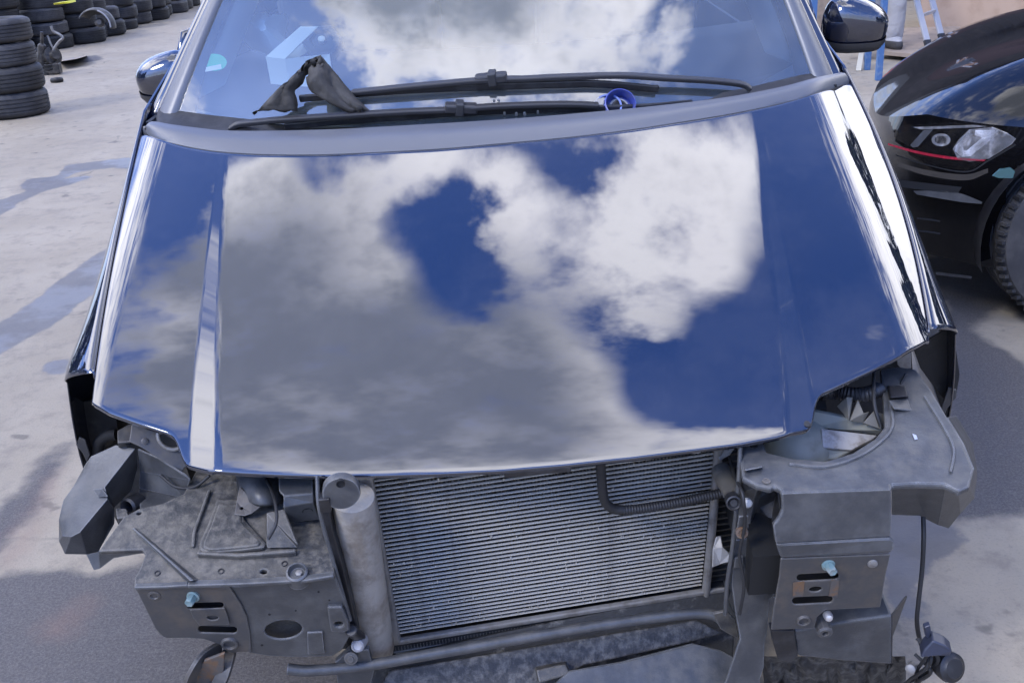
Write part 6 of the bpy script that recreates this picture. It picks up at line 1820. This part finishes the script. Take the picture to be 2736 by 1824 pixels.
# ---------------------------------------------------------------- worker in grey trousers
def person():
    Z4 = lambda x, y: (2036 + .2979 * x, .2979 * y)
    fr = atz(*Z4(1185, 440), 0.08); x0, y0 = fr[0] - 0.13, fr[1] + 0.05
    J = {}
    def v(k, x, y, z, r): J[k] = (np.array([x0 + x, y0 + y, z + .08]), r)
    v('pel', 0, 0.05, .98, (.165, .13)); v('chest', .0, .02, 1.32, (.19, .13)); v('sho', .0, .03, 1.44, (.15, .11)); v('neck', 0, .01, 1.53, (.06, .06)); v('head0', 0, -.01, 1.60, (.075, .085)); v('head', 0, -.03, 1.70, (.08, .1)); v('crown', 0, -.02, 1.80, (.05, .06))
    for s, n in ((-1, 'l'), (1, 'r')):
        v('hip' + n, s * .1, .05, .90, (.125, .13)); v('knee' + n, s * .13, .0 if s > 0 else -.05, .50, (.105, .11)); v('calf' + n, s * .135, .03, .30, (.108, .112)); v('ank' + n, s * .135, .05, .10, (.108, .112)); v('hem' + n, s * .135, .03, .045, (.088, .1))
        v('toe' + n, s * .15, -.16, .035, (.045, .035))
        v('sh' + n, s * .19, .03, 1.42, (.07, .07)); v('elb' + n, s * .27, -.02, 1.14, (.05, .05)); v('wri' + n, s * .22, -.22, .98, (.034, .034)); v('hand' + n, s * .2, -.3, .95, (.03, .04))
    E = [('pel', 'chest'), ('chest', 'sho'), ('sho', 'neck'), ('neck', 'head0'), ('head0', 'head'), ('head', 'crown')]
    for n in 'lr': E += [('pel', 'hip' + n), ('hip' + n, 'knee' + n), ('knee' + n, 'calf' + n), ('calf' + n, 'ank' + n), ('ank' + n, 'hem' + n), ('hem' + n, 'toe' + n), ('sho', 'sh' + n), ('sh' + n, 'elb' + n), ('elb' + n, 'wri' + n), ('wri' + n, 'hand' + n)]
    keys = list(J); idx = {k: i for i, k in enumerate(keys)}
    me = bpy.data.meshes.new('person'); me.from_pydata([tuple(J[k][0]) for k in keys], [(idx[a], idx[b]) for a, b in E], [])
    o = bpy.data.objects.new('person', me); link(o)
    sk = o.modifiers.new('skin', 'SKIN'); sk.use_smooth_shade = True
    for i, k in enumerate(keys): me.skin_vertices[0].data[i].radius = J[k][1]; me.skin_vertices[0].data[i].use_root = (k == 'pel')
    o.modifiers.new('sub', 'SUBSURF').levels = 2; o.modifiers['sub'].render_levels = 2
    # clothes by height: grey trousers, dark jacket, skin above the collar and on the hands
    m = bpy.data.materials.new('work clothes'); m.use_nodes = True; t = m.node_tree; L = t.links.new; b = t.nodes['Principled BSDF']; b.inputs['Roughness'].default_value = .85
    tc = nd(t, 'ShaderNodeTexCoord'); sp = nd(t, 'ShaderNodeSeparateXYZ'); L(tc.outputs['Object'], sp.inputs[0])
    rp = nd(t, 'ShaderNodeValToRGB'); rp.color_ramp.interpolation = 'CONSTANT'
    cr = rp.color_ramp.elements; cr[0].position = 0; cr[0].color = (.06, .055, .05, 1); cr[1].position = .075; cr[1].color = (.4, .385, .37, 1)
    e = cr.new(.56); e.color = (.08, .09, .11, 1); e = cr.new(.80); e.color = (.45, .28, .2, 1); e = cr.new(.915); e.color = (.05, .035, .025, 1)
    L(mth(t, 'DIVIDE', sp.outputs[2], 2.0), rp.inputs[0])
    n = nd(t, 'ShaderNodeTexNoise', i_Scale=5.0, i_Detail=5.0); L(tc.outputs['Object'], n.inputs['Vector'])
    bp = nd(t, 'ShaderNodeBump', i_Strength=.8, i_Distance=.06); L(n.outputs[0], bp.inputs['Height']); L(bp.outputs[0], b.inputs['Normal'])
    L(rp.outputs[0], b.inputs['Base Color']); me.materials.append(m)
    tag(o, 'person in baggy grey work trousers standing by the ladder', 'person')


person()


# ---------------------------------------------------------------- warehouse closing the yard behind the workplace
def warehouse():
    m_w = mat('brown cladding', (0.055, 0.05, 0.047), rough=.7, col2=(.08, .07, .064), nscale=2, bump=.1)
    t = thing('warehouse', 'long brown clad warehouse closing the yard behind the cardboard box', 'building', (9.5, 17.5, 0))
    bm = bmesh.new(); box_bm(bm, (2.6, 16.0, 0), (17.0, 24.0, 5.6)); from_bm('wall', bm, m_w, t)
    bm = bmesh.new(); box_bm(bm, (2.4, 15.8, 5.6), (17.2, 24.2, 5.9)); from_bm('roof', bm, m_plastic_dark, t)
    for x in (4.2, 8.6, 13.0):
        bm = bmesh.new(); box_bm(bm, (x, 15.93, 0.02), (x + 3.0, 15.99, 3.6)); g = from_bm('gate', bm, mat('dull red gate', (.07, .045, .042), rough=.6) if x < 5 else m_w, t)
    for k in range(48):
        bm = bmesh.new(); box_bm(bm, (2.65 + .3 * k, 15.965, 3.7), (2.75 + .3 * k, 15.998, 5.58)); from_bm('cladding_rib', bm, m_w, t)


warehouse()


# ---------------------------------------------------------------- wood beyond the yard on both sides (the shoulders of the wings mirror it)
def tree_line(name, x0, y0, y1, n, seed):
    r = random.Random(seed); V, F = [], []
    m_leaf = MATS.get('dark foliage') or mat('dark foliage', (.035, .05, .022), rough=.7, col2=(.06, .08, .03), nscale=1.5)
    for k in range(n):
        cx = x0 + r.uniform(-1.2, 1.2); cy = y0 + (y1 - y0) * (k + r.random() * .6) / n; h = r.uniform(5.0, 8.5); w = h * r.uniform(.24, .34)
        b = len(V)
        for z, rad_ in ((0, .22), (h * .5, .13), (h * .92, .03)):
            V += [(cx + rad_ * math.cos(a * 1.2566), cy + rad_ * math.sin(a * 1.2566), z) for a in range(5)]
        for i in range(2):
            for a in range(5): F.append((b + i * 5 + a, b + i * 5 + (a + 1) % 5, b + i * 5 + 5 + (a + 1) % 5, b + i * 5 + 5 + a))
        for q in range(900):
            t = r.random() ** .8; z = h * (.14 + .86 * t); rr = w * (1 - t) ** .7 * (.35 + .65 * r.random() ** .5) * (1 + .25 * math.sin(9 * t + k)); an = r.uniform(0, 6.283)
            c = np.array([cx + rr * math.cos(an), cy + rr * math.sin(an), z + r.uniform(-.2, .2)]); s = r.uniform(.12, .3)
            u = np.array([r.gauss(0, 1), r.gauss(0, 1), r.gauss(0, .6)]); v = np.array([r.gauss(0, 1), r.gauss(0, 1), r.gauss(0, .6)]); u *= s / np.linalg.norm(u); v *= s / np.linalg.norm(v)
            b = len(V); V += [c - u, c + v, c + u, c - v]; F.append((b, b + 1, b + 2, b + 3))
    mesh_obj(name, V, F, m_leaf, None, kind='stuff')


tree_line('wood', 13.0, -6.0, 13.0, 11, 3)
tree_line('wood', -12.5, -5.0, 12.0, 10, 8)
